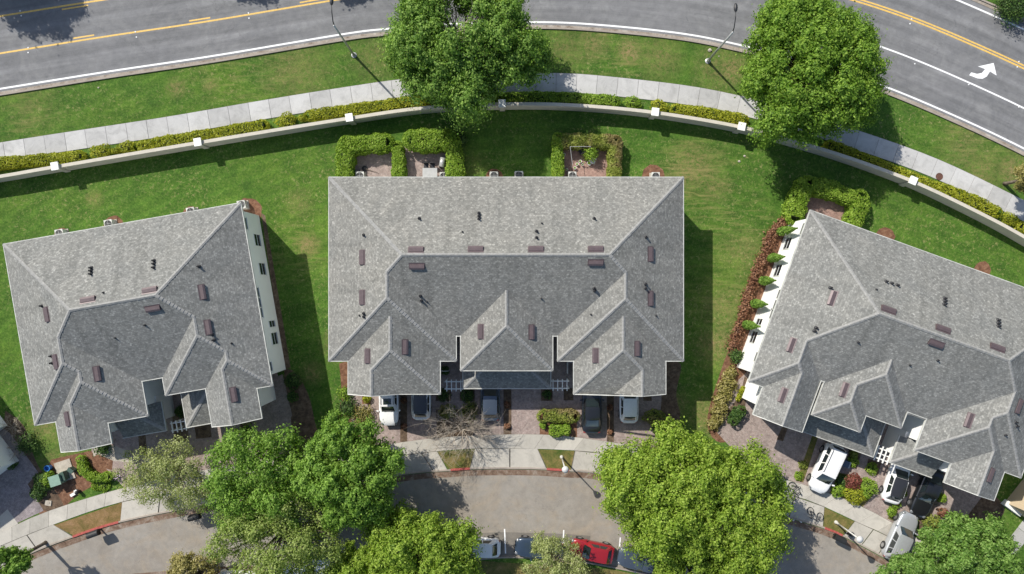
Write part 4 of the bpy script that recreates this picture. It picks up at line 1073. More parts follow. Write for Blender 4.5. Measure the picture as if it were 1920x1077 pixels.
for b, V, P in ((c, [(780, 468), (892, 467), (1005, 467), (1117, 467), (782, 500), (1117, 493), (679, 483), (679, 558), (1220, 477), (1220, 560), (901, 622), (997, 623), (689, 668), (760, 651), (1116, 667), (1195, 654)],
                 [(786, 410), (898, 400), (898, 405.5), (898, 411), (682, 441), (1006, 434), (1006, 446), (867, 435, .6), (1016, 419, .6), (1114, 410), (682, 588), (682, 594), (674, 592, .6), (788, 555), (790, 564), (800, 566, .6), (1115, 545), (1114, 541), (1211, 445), (1210, 533), (1210, 541), (1108, 590, .6), (1230, 592, .6), (1015, 560, .6)]),
                (l, [(165, 562), (281, 544), (287, 579), (380, 548), (391, 614), (183, 701), (88, 590), (105, 679), (127, 786), (439, 740)],
                 [(171.5, 502.5), (171, 508), (170.8, 514), (289, 489), (288.8, 495), (288.4, 502), (79, 574), (194, 549, .6), (373, 500), (272, 610, .7), (398, 628), (401, 638), (97, 668), (98, 681), (434, 644, .6), (216, 634, .6)]),
                (r, [(1560, 559), (1483, 647), (1666, 581), (1768, 617), (1755, 645), (1870, 652), (1467, 741), (1582, 731), (1816, 788), (1910, 762), (1857, 891)],
                 [(1661, 528), (1671, 531.5), (1682, 535), (1770.6, 559.5), (1770.6, 565), (1769.6, 571), (1871, 600), (1871, 606), (1871, 612), (1557, 540), (1530, 615), (1527, 621), (1643, 543, .6), (1758, 676, .7), (1706, 685, .6), (1609, 642, .7), (1904, 792, .9), (1906, 799, .9), (1885, 816, .7)])):
    for q in V: b.vent(*q)
    for q in P: b.pipe(*q)

# neighbours that only show a wall at the frame's edge
def plainhouse(name, label, pts, mt, roofh, gcat='house', eave=5.3, over=0.45, roofm='shingle', doors=()):
    """pts: ground corners in photo pixels"""
    P = [Vector((*G2(*p), 0)) for p in pts]; cx = sum((p for p in P), Vector()) / len(P)
    t = thing(name, label, gcat, (cx.x, cx.y, 0))
    mb = MB(); mb.prism([(p.x, p.y) for p in P], 0, eave - .02, cap0=False); mb.build('wall', M[mt], t, world=True)
    Q = []
    for p in P:
        d = (p - cx).normalized(); Q.append(p + d * over * 1.4)
    mb = MB()
    ridge = [cx + (Q[0] + Q[1] - 2 * cx) * 0.18, cx + (Q[2] + Q[3] - 2 * cx) * 0.18]
    V = [(q.x, q.y, eave) for q in Q] + [(q.x, q.y, eave + roofh) for q in ridge]
    mb.add(V, [(0, 1, 4), (1, 2, 5, 4), (2, 3, 5), (3, 0, 4, 5)])
    ro = mb.build('roof', M[roofm], t, world=True); ro.data.uv_layers.new(name='UVMap')
    L = ro.data.uv_layers[0]
    for lp in ro.data.loops: v_ = ro.data.vertices[lp.vertex_index].co; L.data[lp.index].uv = (v_.x, v_.y)
    mb = MB(); mb.prism([(q.x, q.y) for q in Q], eave - .2, eave - .01); mb.build('fascia', M['white'], t, world=True)
    return t
def qd(o, d, a, b, w_): # corner o, unit dir d (px), along a..b, depth w_ to the left of d
    n = (-d[1], d[0]); return [(o[0] + d[0] * a, o[1] + d[1] * a), (o[0] + d[0] * b, o[1] + d[1] * b), (o[0] + d[0] * b + n[0] * w_, o[1] + d[1] * b + n[1] * w_), (o[0] + d[0] * a + n[0] * w_, o[1] + d[1] * a + n[1] * w_)]
plainhouse('house', 'white-walled house at the left edge showing only a shaded side wall', qd((14, 798), (.596, .803), -330, 0, 300), 'stucco', 3.2)
plainhouse('house', 'white garage wing at the left edge beside the lilac paver drive', qd((36, 864), (.596, .803), -62, 0, 240), 'stucco', 2.0, eave=3.1)
t = plainhouse('house', 'beige house at the lower right edge with white trim at its base', qd((1884, 942), (.62, -.785), 0, 300, 300), 'beige', 3.2)
mb = MB(); p = [G2(1876, 944), G2(1884, 936), G2(1912, 956), G2(1906, 966)]; mb.prism(p, 0, 0.5); mb.build('base_trim', M['white'], t, world=True)

# ================================================================== PERIMETER WALL
WZ = 1.6
wline = resamp(wl(cr([(-420, 400), (-170, 357), (0, 331), (98, 314), (374, 267.5), (655, 222), (797, 202.5), (944, 195.5), (1075, 197.5), (1226, 211), (1387, 238), (1500, 268), (1600, 299), (1713, 341), (1820, 391), (1920, 444), (2060, 530), (2200, 620)], 12), WZ), 0.4)
t = thing('garden_wall', 'long curved cream garden wall with square white-capped posts between lawn and hedge', 'wall', (*wline[len(wline) // 2], 0))
posts = [(-170, 357), (99, 311), (374, 264.5), (655, 219), (944, 195.5), (1226.6, 211), (1387, 236), (1439, 251), (1713, 338), (1985, 480)]
PW = [W(a, b, 1.82)[:2] for a, b in posts]
idx = [0] + [min(range(len(wline)), key=lambda i: (wline[i][0] - p[0]) ** 2 + (wline[i][1] - p[1]) ** 2) for p in PW] + [len(wline) - 1]
for a, b in zip(idx[:-1], idx[1:]):
    if b - a < 1: continue
    L = wline[a:b + 1]
    mb = MB(); solid_ribbon(mb, offs(L, 0.11), offs(L, -0.11), -0.02, WZ - .06); o = mb.build('wall_panel', M['wallcream'], t, world=True)
    mb = MB(); solid_ribbon(mb, offs(L, 0.15), offs(L, -0.15), WZ - .06, WZ + 0.01); q = mb.build('coping', M['wallcream'], o)
    for v_ in q.data.vertices: v_.co -= BASE[t][0]
for i in idx[1:-1]:
    d = np.array(wline[min(i + 1, len(wline) - 1)]) - np.array(wline[i - 1]); a = math.atan2(d[1], d[0]); x, y = wline[i]
    mb = MB(); mb.box((x, y, 0.86), (0.48, 0.48, 1.74), a); o = mb.build('post', M['wallcream'], t, world=True)
    mb = MB(); mb.box((x, y, 1.765), (0.66, 0.66, 0.07), a); mb.box((x, y, 1.84), (0.66, 0.72, 0.08), a)
    q = mb.build('cap', M['postcap'], o)
    for v_ in q.data.vertices: v_.co -= BASE[t][0]

# ================================================================== HEDGES
gh = 'clipped yellow-green hedges along the garden wall'
hs = [('at the far left edge below the pavement', [(-60, 316), (0, 306), (60, 301), (150, 294)], .95, .8),
      ('long run third from the left edge', [(258, 277), (330, 264), (400, 253), (493, 236)], 1.1, .8),
      ('left of the broad tree crown by the road', [(580, 217), (650, 207), (720, 198), (800, 187)], .95, .8),
      ('straight run right of the broad tree crown', [(930, 187), (965, 183), (1060, 184), (1153, 190)], .95, .8),
      ('run ending beside the wall post under the right roadside tree', [(1266, 205), (1330, 213), (1394, 225)], .95, .8),
      ('longest run, beside the manhole cover', [(1556, 273), (1640, 306), (1740, 346), (1810, 370), (1869, 398)], 1.0, .85),
      ('short run at the right edge below the pavement', [(1916, 425), (1960, 452), (2030, 495)], .9, .8)]
for i, (wh, L, wd, hh) in enumerate(hs):
    hedge('hedge', 'low yellow-green wall hedge, ' + wh, L, wd + .1, hh, 'hedge_y' if i not in (3,) else 'hedge', group=gh, seed=10 + i)
for i, (px, py, r_, wh) in enumerate([(188, 285, .95, 'first from the left'), (237, 276, .8, 'second from the left'), (537, 226, .95, 'alone before the tree, third from the left'),
                                      (1186, 193, .8, 'between two hedge runs, left of the wall post'), (1236, 199, .85, 'against the wall post right of the broad tree'), (1893, 411, .8, 'near the right edge'), (568, 222, .4, 'smallest of them'), (218, 283, .35, 'tiny, between two larger')]):
    shrub('round_bush', 'rounded yellow-green bush by the garden wall, ' + wh, px, py, r_, .8, 'hedge_y' if i != 3 else 'hedge', group='rounded bushes along the garden wall', seed=30 + i, ry=r_ * .72, rot=R(12) if px < 900 else R(-12))
gp = 'clipped hedges around the back patios'
for i, (lab, L, wd, hh, mt) in enumerate([
    ('bright green hedge, left arm of the leftmost patio surround', [(649, 270), (646, 300), (645, 345)], 1.55, 1.5, 'hedge'),
    ('bright green hedge along the top of the leftmost patio', [(652, 274), (690, 269), (724, 267)], 1.6, 1.55, 'hedge'),
    ('narrow bright green hedge dividing the two left patios', [(744, 276), (747, 300), (747, 345)], 1.15, 1.4, 'hedge'),
    ('broad green hedge along the top of the furnished patio', [(773, 262), (800, 263), (832, 264)], 1.9, 1.6, 'hedge'),
    ('green hedge at the right of the furnished patio', [(838, 256), (851, 282), (853, 345)], 1.55, 1.5, 'hedge'),
    ('green hedge, left arm of the red-brick patio surround', [(1046, 258), (1046, 290), (1047, 345)], 1.0, 1.4, 'hedge'),
    ('mottled brown-green hedge along the top of the red-brick patio', [(1052, 264), (1100, 264), (1150, 266)], 1.25, 1.4, 'hedge_dry'),
    ('mottled yellowing hedge at the right of the red-brick patio', [(1154, 266), (1153, 300), (1152, 345)], 1.25, 1.4, 'hedge_dry'),
    ('yellow-green hedge, left arm behind the right-hand block', [(1514, 346), (1500, 370), (1490, 406)], 1.7, 1.5, 'hedge'),
    ('green hedge across the top of the shaded patio behind the right-hand block', [(1520, 346), (1560, 356), (1598, 371)], 1.5, 1.5, 'hedge'),
    ('yellow-green hedge, right arm behind the right-hand block', [(1612, 370), (1612, 392), (1596, 430)], 1.6, 1.5, 'hedge')]):
    hedge('hedge', lab, L, wd, hh, mt, group=gp, seed=50 + i, size=0.19, rough=.14)
hedge('hedge', 'dark green clipped hedge where the paver path meets the drive', [(1390, 770), (1376, 790)], .95, .9, 'hedge_dark', seed=70)
hedge('hedge', 'mottled clipped hedge in the planting bed right of the empty drive', [(1018, 781), (1076, 781)], 1.15, .9, 'hedge_dry', seed=71)
hedge('hedge', 'curved green hedge beside the green utility cabinet on the left', [(150, 862), (158, 885), (178, 897), (204, 894)], .8, .7, 'hedge', seed=72, rough=.25)
hedge('hedge', 'dark green shrubs row along the grass path side of the right-hand block', [(1394, 728), (1384, 750)], .35, .35, 'hedge_y', seed=73)

# ================================================================== SHRUBS AND SMALL PLANTS
def shr(lab, px, py, r_, h, mt, **k):
    global SEED; SEED += 1
    return shrub(k.pop('name', 'shrub'), lab, px, py, r_, h, mt, seed=SEED, **k)
SEED = 200
ORD = ['first', 'second', 'third', 'fourth', 'fifth', 'sixth', 'seventh', 'eighth', 'ninth', 'tenth', 'eleventh', 'twelfth', 'thirteenth', 'fourteenth', 'fifteenth', 'sixteenth', 'seventeenth', 'eighteenth', 'nineteenth', 'twentieth', 'twenty-first', 'twenty-second']
shr('dark red rounded shrub in the bed between two white cars', 1601, 903, .72, .9, 'maroon', name='red_shrub')
shr('lime green oval shrub in front of the dark red one', 1604, 929, 1.1, .8, 'hedge_y', ry=.75, rot=R(-18), name='lime_shrub')
shr('green shrub at the right end of the bed with the dark red shrub', 1626, 916, .95, .8, 'hedge')
shr('small pale green shrub at the left end of the bed by the white minivan', 1572, 920, .65, .6, 'hedge')
shr('low dark ground shrub beside the white minivan', 1580, 902, .55, .5, 'hedge_dark')
shr('bright green round shrub in the bed right of the empty drive', 1043, 808, .65, .8, 'hedge')
shr('second bright green round shrub touching its twin near the footway', 1060, 806, .55, .9, 'hedge')
shr('small green shrub at the left end of the mottled hedge', 1018, 797, .32, .5, 'hedge')
shr('greyish mottled shrub right of the white hatchback', 1227, 783, 1.05, .9, 'hedge_dry', ry=.7)
shr('dark green shrub below the greyish mottled one', 1236, 802, .7, .6, 'hedge_dark')
shr('yellow flowering plant in the small square bed by the white car', 687, 748, .36, .5, 'hedge_y')
shr('straggly yellow-green shrub at the left corner of the drive', 680, 778, .8, .8, 'straw', loose=.2)
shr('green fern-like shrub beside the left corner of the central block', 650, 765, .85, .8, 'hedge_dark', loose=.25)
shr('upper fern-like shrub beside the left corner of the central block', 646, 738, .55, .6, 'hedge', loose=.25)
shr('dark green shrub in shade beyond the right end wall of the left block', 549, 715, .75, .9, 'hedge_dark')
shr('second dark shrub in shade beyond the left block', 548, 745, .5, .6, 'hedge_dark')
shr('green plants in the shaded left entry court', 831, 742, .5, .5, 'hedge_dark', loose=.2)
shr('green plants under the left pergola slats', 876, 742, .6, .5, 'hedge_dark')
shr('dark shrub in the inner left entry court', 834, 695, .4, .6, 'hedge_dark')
shr('brownish plants in the bed right of the pergola', 1026, 740, .4, .4, 'hedge_dark')
shr('low green plants behind the bare bush', 880, 772, .8, .6, 'hedge_dry', loose=.2)
shr('olive plants in the bed below the bare bush', 838, 772, .7, .6, 'hedge_dry', loose=.2)
shr('green shrub between the parking drives of the right block', 1672, 960, .42, .5, 'hedge')
shr('middle green shrub of the strip between two right-hand drives', 1680, 945, .42, .5, 'hedge')
shr('top green shrub of the strip between two right-hand drives', 1692, 925, .42, .5, 'hedge')
shr('small bright green shrub right of the black sedan', 1766, 934, .42, .6, 'hedge')
shr('green ground plants under the pergola of the right block', 1636, 880, .55, .4, 'hedge')
shr('green ground plants beside the entry path of the right block', 1600, 866, .5, .4, 'hedge')
shr('pale rounded shrub in the shaded bed of the right block', 1601, 852, .36, .5, 'hedge_dry')
shr('orange-brown and green shrub near the silver car', 1748, 980, .85, .7, 'hedge_dry', ry=.7)
shr('brown shrub beside the paver path end', 1768, 962, .45, .5, 'redleaf')
shr('dark green shrub by the neighbouring left drive', 82, 903, .9, .9, 'hedge_dark')
shr('lighter green shrub beside the utility cabinet', 90, 900, .65, 1.0, 'hedge')
shr('low dark shrub at the corner of the lilac paver drive', 70, 925, .7, .6, 'hedge_dark')
shr('dark shrub with bare twigs left of the left block', 50, 832, .85, .9, 'hedge_dark', loose=.3)
shr('small dark tuft beside the lilac paver drive', 22, 874, .5, .5, 'hedge_dark', ry=.28, rot=R(25))
shr('feathery palm-like plant under the pink slab edge', 191, 839, .7, .7, 'hedge_dark', loose=.3)
shr('green turf mound by the footway on the left', 190, 905, .9, .18, 'hedge')
shr('green potted vine on the red-brick patio', 1108, 288, .55, 1.2, 'hedge', loose=.25)
shr('dark bush hugging the right edge of the furnished patio hedge', 862, 262, .7, .8, 'hedge_dark')
shr('big dark shrub in the top right corner beyond the road', 1905, 8, 1.6, 1.6, 'hedge_dark', loose=.2)
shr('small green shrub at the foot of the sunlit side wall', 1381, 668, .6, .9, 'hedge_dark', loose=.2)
shr('green strip of plants beside the empty drive of the right block', 1498, 893, .4, .3, 'hedge')
shr('second tuft of plants in the strip beside the empty drive', 1506, 872, .4, .3, 'hedge_dry')
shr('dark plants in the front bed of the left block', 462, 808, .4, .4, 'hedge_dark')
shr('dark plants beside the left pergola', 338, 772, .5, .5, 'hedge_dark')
for i, (px, py) in enumerate([(757, 752), (757, 800), (951, 760), (951, 800), (1144, 765), (1144, 810)]):
    shr(['upper', 'lower'][i % 2] + ' brown dry plant in the planting strip ' + ['right of the white wagon', 'left of the empty drive', 'right of the black sedan'][i // 2], px, py, .26, .35, 'redleaf', core='core_b', name='dry_plant')
# red-brown dry shrubs along the sunlit wall of the right-hand block
pth = resamp(wl(cr([(1470, 418), (1450, 440), (1441, 468), (1428, 498), (1415, 530), (1404, 560), (1397, 590), (1388, 618), (1376, 648)], 6), .4), .75)
for i, p in enumerate(pth):
    px, py = p[0] / PXM + 960, 538.5 - p[1] / PXM
    f = i / (len(pth) - 1)
    shr('red-brown dry shrub along the sunlit side wall, ' + ORD[i] + ' from the top', px * .994 + 8.5, py, .46, .6, 'redleaf', core='core_b', loose=.28, name='dry_shrub', group='red-brown dry shrubs along the sunlit side wall', dens=120, size=.2)
for i, (px, py) in enumerate([(1371, 700), (1362, 712), (1370, 722), (1356, 730), (1362, 742), (1350, 750), (1354, 764), (1344, 772), (1346, 786), (1338, 795)]):
    shr('yellow straw-coloured clump beside the narrow paver path, ' + ORD[i] + ' from the top', px, py, .5, .6, 'straw', core='core_b', loose=.3, name='grass_clump', group='straw-coloured clumps beside the paver path', dens=110, size=.24)
# slim cypresses on the sunlit wall
for i, (px, py, h, nm) in enumerate([(1457, 436, 4.6, 'topmost'), (1440, 485, 4.0, 'second from the top'), (1424, 527, 4.0, 'middle'), (1409, 569, 4.1, 'fourth from the top'), (1393, 608, 4.5, 'lowest')]):
    rng = np.random.default_rng(400 + i); x, y = G2(px, py)
    t = thing('cypress', 'slim green cypress against the sunlit white side wall, ' + nm, 'tree', (x, y, 0), group='cypresses along the sunlit side wall')
    mb = MB(); mb.tube([(x, y, 0), (x, y, h * .9)], [.06, .02], 6); mb.build('trunk', M['bark'], t, world=True)
    n = 2600; z = rng.uniform(0.04, 1, n) ** 0.8; a = rng.uniform(0, 2 * math.pi, n)
    rr = .40 * np.sin(np.pi * np.clip(z, 0, 1) ** 0.62) ** 1.2 * rng.uniform(.5, 1.08, n)
    C3 = np.stack([x + rr * np.cos(a), y + rr * np.sin(a), z * h], 1)
    leaf_mesh('foliage', C3, np.stack([np.cos(a), np.sin(a), np.full(n, .5)], 1), .14, rng, M['leaf_mid'], t)

# ================================================================== TREES
tree('broad_tree', 'broad green tree by the road with bare grey twigs showing in its crown', 868, 76, 5.2, 6.9, 3.6, 'leaf_mid', seed=3, n=60000, clumps=95, size=.30, csize=.21, ry=6.0, rot=R(-20), hollow=(-0.5, 0.7, 1.7), inner=.38, limbr=.8)
tree('broad_tree', 'broad dense green tree over the pavement at the right of the road', 1517, 132, 5.2, 6.9, 3.6, 'leaf_t2', seed=5, n=62000, clumps=120, size=.30, csize=.20, ry=6.2, rot=R(-75), inner=.45)
tree('broad_tree', 'dense bright green tree left of the central driveways', 652, 890, 5.5, 4.5, 3.2, 'leaf_green', seed=7, n=34000, clumps=52, size=.30, csize=.27, ry=4.9, inner=.25)
tree('loose_tree', 'loose green tree beside the left street, its branches showing', 492, 893, 5.2, 5.0, 3.0, 'leaf_green', seed=8, n=17000, clumps=62, size=.28, csize=.22, ry=5.8, inner=.2)
tree('loose_tree', 'olive green loose tree at the bottom, below the two bright crowns', 520, 1005, 5.0, 6.2, 2.8, 'leaf_olive', seed=9, n=17000, clumps=52, size=.26, csize=.2, ry=4.6, inner=.2)
tree('lime_tree', 'lime green tree at the bottom edge left of the parked white car', 785, 1045, 4.6, 4.9, 2.9, 'leaf_lime', seed=11, n=30000, clumps=52, size=.30, csize=.27, ry=4.0)
tree('lime_tree', 'small lime green crown cut by the bottom edge beneath the pale tree', 672, 1075, 4.2, 2.9, 2.2, 'leaf_lime', seed=12, n=13000, clumps=28, size=.30, csize=.3)
tree('lime_tree', 'large lime green tree over the inner street right of the lamp', 1258, 925, 5.4, 6.1, 3.8, 'leaf_lime', seed=13, n=46000, clumps=75, size=.30, csize=.24, ry=6.0, inner=.35, trunkpx=(1275, 925))
tree('lime_tree', 'large lime green tree beside it, nearer the right-hand block', 1366, 962, 5.4, 5.3, 3.6, 'leaf_lime', seed=14, n=44000, clumps=80, size=.30, csize=.25, ry=6.6, inner=.35)
tree('lime_tree', 'lime green crown at the bottom edge below the two large ones', 1295, 1064, 4.6, 3.0, 2.4, 'leaf_lime', seed=15, n=16000, clumps=34, size=.30, csize=.28)
tree('leafy_tree', 'green feathery tree at the lower right over the curved footway', 1812, 1035, 3.8, 4.6, 2.2, 'leaf_cool', seed=16, n=22000, clumps=62, size=.32, csize=.20, ry=3.4, inner=.15, rot=R(-15))
tree('leafy_tree', 'green feathery crown at the bottom edge below the silver car', 1728, 1092, 3.8, 3.9, 2.0, 'leaf_cool', seed=26, n=14000, clumps=40, size=.32, csize=.22, ry=2.6, inner=.15)
tree('pale_tree', 'pale olive half-bare tree over the footway in front of the left block', 318, 893, 3.6, 4.9, 2.1, 'leaf_sage', seed=17, n=8500, clumps=64, size=.20, csize=.17, ry=3.2, inner=.1, limbr=.6, bark='twig')
tree('pale_tree', 'small pale olive tree over the parked cars at the bottom', 1040, 1056, 3.6, 3.0, 1.9, 'leaf_sage', seed=18, n=5500, clumps=46, size=.20, csize=.2, ry=2.6, inner=.1, limbr=.6, bark='twig')
tree('broad_tree', 'green crown cut by the lower left corner', 12, 1058, 5.0, 1.9, 1.6, 'leaf_green', seed=19, n=9000, clumps=18, size=.28, csize=.34)
tree('yellow_tree', 'yellowish bush cut by the bottom edge left of centre', 365, 1085, 2.4, 2.6, 1.4, 'straw', seed=20, n=6500, clumps=26, size=.24, csize=.26)
tree('broad_tree', 'tree cut by the right edge beside the pavement', 1945, 332, 4.0, 1.9, 2.0, 'straw', seed=23, n=6000, clumps=18, size=.24, csize=.3)
# crowns whose shade falls into the frame from beyond its upper and lower edges
tree('roadside_tree', 'tree beyond the top left corner whose shade lies on the road', -140, -205, 6.0, 5.2, 3.4, 'leaf_mid', seed=21, n=13000, clumps=50, size=.4, csize=.24)
tree('roadside_tree', 'tree beyond the top edge shading the far lane', 330, -215, 5.0, 3.6, 2.8, 'leaf_mid', seed=22, n=9000, clumps=36, size=.4, csize=.26)
tree('roadside_tree', 'tree beyond the top edge near the first lamp', 540, -215, 5.0, 3.2, 2.8, 'leaf_mid', seed=24, n=7000, clumps=30, size=.4, csize=.26)

# bare grey twigs inside the first crown and the leafless bush on the drive
def bare(name, label, px, py, h, r_, n, seed, cat='bush', zb=0.0, thick=1.0, flat=.35, squash=1.0, droop=0.5):
    rnd = random.Random(seed); x, y, _ = W(px, py, zb); t = thing(name, label, cat, (x, y, 0)); mb = MB()
    base = Vector((x, y, zb))
    def grow(p, d, ln, rad, lv):
        q = [p]; dd = d.copy()
        for k in range(4):
            dd = (dd + Vector((rnd.uniform(-.22, .22), rnd.uniform(-.22, .22), rnd.uniform(-.1, .1) - droop * .12 * k))).normalized()
            q.append(q[-1] + dd * ln / 4)
        for i_ in q:
            if i_.z < .05: i_.z = .05
        mb.tube(q, [rad, rad * .85, rad * .7, rad * .5, rad * .3], 4, cap=False)
        if lv > 0:
            for k in range(4 if lv > 1 else 3):
                i = rnd.choice([1, 2, 2, 3, 3, 4]); nd = (dd + Vector((rnd.uniform(-.9, .9), rnd.uniform(-.9, .9), rnd.uniform(-.3, .5)))).normalized()
                grow(q[i], nd, ln * rnd.uniform(.45, .75), rad * .55, lv - 1)
    for k in range(n):
        a = 2 * math.pi * k / n + rnd.uniform(-.2, .2)
        d = Vector((math.cos(a), math.sin(a) * squash, flat + rnd.uniform(0, .7))).normalized()
        grow(base + Vector((0, 0, h * .25)), d, r_ * rnd.uniform(.45, .7), .045 * thick, 3)
    mb.tube([(x, y, zb), (x, y, zb + h * .28)], [.12 * thick, .09 * thick], 8)
    mb.build('branches', M['twig'], t, world=True); return t
bare('bare_bush', 'leafless grey-brown bush with long drooping twigs over the central drive', 868, 802, 2.8, 4.3, 27, 5, thick=.72, squash=.52)
bare('dead_tree', 'dead grey branches standing in the gap of the broad roadside crown', 852, 68, 3.0, 3.0, 9, 6, cat='tree', zb=5.2, thick=1.5, flat=.4)
bare('bare_shrub', 'bare pale twigs beside the dark shrub at the left', 38, 840, 1.2, 1.3, 6, 8, thick=.6)
bare('bare_shrub', 'tangle of brown twigs left of the lower left lawn', 30, 800, 1.2, 1.4, 9, 9, thick=.5)

# ================================================================== CARS
def paint(name, col, metal=0.0, rough=0.28):
    m, nt, b = mat(name); P = wpos(nt)
    n = noise(nt, 6, 4, 0.7, P)
    c = ramp(nt, n.outputs[0], [(0.3, [x * .93 for x in col]), (0.7, [min(1, x * 1.04) for x in col])]).outputs[0]
    nt.links.new(c, b.inputs['Base Color']); b.inputs['Metallic'].default_value = metal; b.inputs['Roughness'].default_value = rough
    b.inputs['Coat Weight'].default_value = 0.7; b.inputs['Coat Roughness'].default_value = 0.06
    return m
PA = {'white': paint('white_car_paint', (0.76, 0.76, 0.75)), 'black': paint('black_car_paint', (0.012, 0.013, 0.015)), 'navy': paint('dark_blue_car_paint', (0.035, 0.055, 0.085), .3),
      'slate': paint('slate_blue_car_paint', (0.07, 0.09, 0.12), .4), 'silver': paint('silver_car_paint', (0.50, 0.52, 0.54), .5, .32), 'red': paint('red_car_paint', (0.27, 0.012, 0.018), .1), 'graphite': paint('graphite_panel', (0.03, 0.03, 0.033), .1, .3)}
M['tyre'] = simple('tyre_rubber', (0.02, 0.02, 0.02), .85); M['rim'] = simple('alloy_rim', (0.45, 0.45, 0.46), .35, metal=.8)
M['headlight'] = glassm('headlight_glass', (0.16, 0.17, 0.18), .15); M['taillight'] = glassm('tail_light_red', (0.25, 0.01, 0.01), .15)
M['trimblack'] = simple('black_plastic', (0.018, 0.018, 0.018), .6)

def car(name, label, px, py, fwd, L=4.6, Wd=1.84, Hh=1.5, col='white', kind='sedan', roof=None, group='parked cars', rails=False, sunroof=False, ribs=False):
    """fwd: direction of the bonnet in the photo (x right, y down)"""
    x, y, _ = W(px, py, Hh * .62)
    t = thing(name, label, 'car', (x, y, 0), math.atan2(-fwd[1], fwd[0]), group)
    hl, hw = L / 2, Wd / 2
    suv = kind in ('suv', 'van'); belt = Hh * (.60 if suv else .62)
    hood = belt * (.98 if suv else .94)
    # greenhouse stations (x of lower/upper front and rear glass edges)
    if kind == 'sedan': xf0, xf1, xr1, xr0 = hl * .36, hl * .06, -hl * .42, -hl * .74
    elif kind == 'hatch': xf0, xf1, xr1, xr0 = hl * .42, hl * .10, -hl * .66, -hl * .88
    elif kind == 'suv': xf0, xf1, xr1, xr0 = hl * .42, hl * .14, -hl * .80, -hl * .95
    elif kind == 'van': xf0, xf1, xr1, xr0 = hl * .56, hl * .22, -hl * .84, -hl * .95
    else: xf0, xf1, xr1, xr0 = hl * .38, hl * .14, -hl * .20, -hl * .30   # pickup
    ns = 30; rows = []
    for i in range(ns + 1):
        u = -1 + 2 * i / ns; u = math.copysign(abs(u) ** .8, u); X = u * hl
        pw = 4.2 if u < 0 else 3.2
        wv = hw * (1 - abs(u) ** (pw * 1.9)) ** (1 / pw) if abs(u) < 1 else 0.0
        wv = max(wv, hw * .60)
        # height of the shoulder line along the car
        if X > xf0: k = (X - xf0) / (hl - xf0); zt = hood - (.05 + .0) * k - .20 * k ** 5
        elif X < xr0: k = (xr0 - X) / (hl + xr0 + 1e-6); zt = belt + (.02 if kind == 'sedan' else 0) - .18 * k ** 4
        else: zt = belt + (hood - belt) * max(0, (X - 0) / max(.01, xf0))
        zb = .22 + .16 * abs(u) ** 8
        prof = [(.88, zb), (.97, zb + .1), (1.0, zb + .30), (.985, zt - .12), (.93, zt - .03), (.80, zt + .005), (.45, zt + .03), (0, zt + .04)]
        row = [(X, wv * a, z) for a, z in prof] + [(X, -wv * a, z) for a, z in prof[-2::-1]]
        rows.append(row)
    mb = MB(); m = len(rows[0]); V = [p for r_ in rows for p in r_]
    F = [(i * m + j, (i + 1) * m + j, (i + 1) * m + j + 1, i * m + j + 1) for i in range(ns) for j in range(m - 1)]
    F += [tuple(range(m - 1, -1, -1)), tuple(ns * m + j for j in range(m))]
    F += [(i * m, i * m + m - 1, (i + 1) * m + m - 1, (i + 1) * m) for i in range(ns)]
    if kind == 'pickup':
        pass
    mb.add(V, F); body = mb.build('body', PA[col], t, smooth=True)
    try:
        md = body.modifiers.new('edges', 'EDGE_SPLIT'); md.split_angle = R(50)
    except Exception: pass
    # greenhouse: glass panes between pillars
    rw = hw * .70 if kind != 'van' else hw * .74; bw = hw * .88; zr = Hh
    mats = 'carglass'
    def pane(nm, P, bulge=0.0, mt=None, thick=.02):
        a, b, c_, d = [Vector(p) for p in P]; mb = MB(); n = 6; n2 = 4
        nrm = (b - a).cross(d - a).normalized()
        V = []
        for i in range(n + 1):
            for j in range(n2 + 1):
                s_, q = i / n, j / n2
                p = a.lerp(b, s_).lerp(d.lerp(c_, s_), q); p = p + nrm * bulge * (1 - (2 * s_ - 1) ** 2) * (.5 + .5 * (1 - (2 * q - 1) ** 2))
                V.append(p)
        F = [(i * (n2 + 1) + j, (i + 1) * (n2 + 1) + j, (i + 1) * (n2 + 1) + j + 1, i * (n2 + 1) + j + 1) for i in range(n) for j in range(n2)]
        mb.add(V, F); return mb.build(nm, mt or M['carglass'], t, smooth=True)
    zb = belt + .015
    e = .0
    # cabin hull in body colour just beneath the glass, so pillars and gaps close
    mb = MB(); g = .015
    lo_ = [(xf0, -bw * .80, zb - .05), (xf0, bw * .80, zb - .05), (xf0 * .55 + xf1 * .45 - .10, bw, zb - .05), (xr0 * .75 + xr1 * .25, bw, zb - .05), (xr0, bw * .84, zb - .05), (xr0, -bw * .84, zb - .05), (xr0 * .75 + xr1 * .25, -bw, zb - .05), (xf0 * .55 + xf1 * .45 - .10, -bw, zb - .05)]
    hi_ = [(xf1, -rw * .88, zr - .06), (xf1, rw * .88, zr - .06), (xf1 - .16, rw, zr - .05), (xr1 + .15, rw, zr - .05), (xr1, rw * .9, zr - .06), (xr1, -rw * .9, zr - .06), (xr1 + .15, -rw, zr - .05), (xf1 - .16, -rw, zr - .05)]
    mb.add(lo_ + hi_, [(i, (i + 1) % 8, 8 + (i + 1) % 8, 8 + i) for i in range(8)] + [tuple(range(8, 16))])
    mb.build('cabin', PA[col], t)
    def on(f0, f1, s0, s1, out=.012):  # quad on hull side i: fractions along and up
        pass
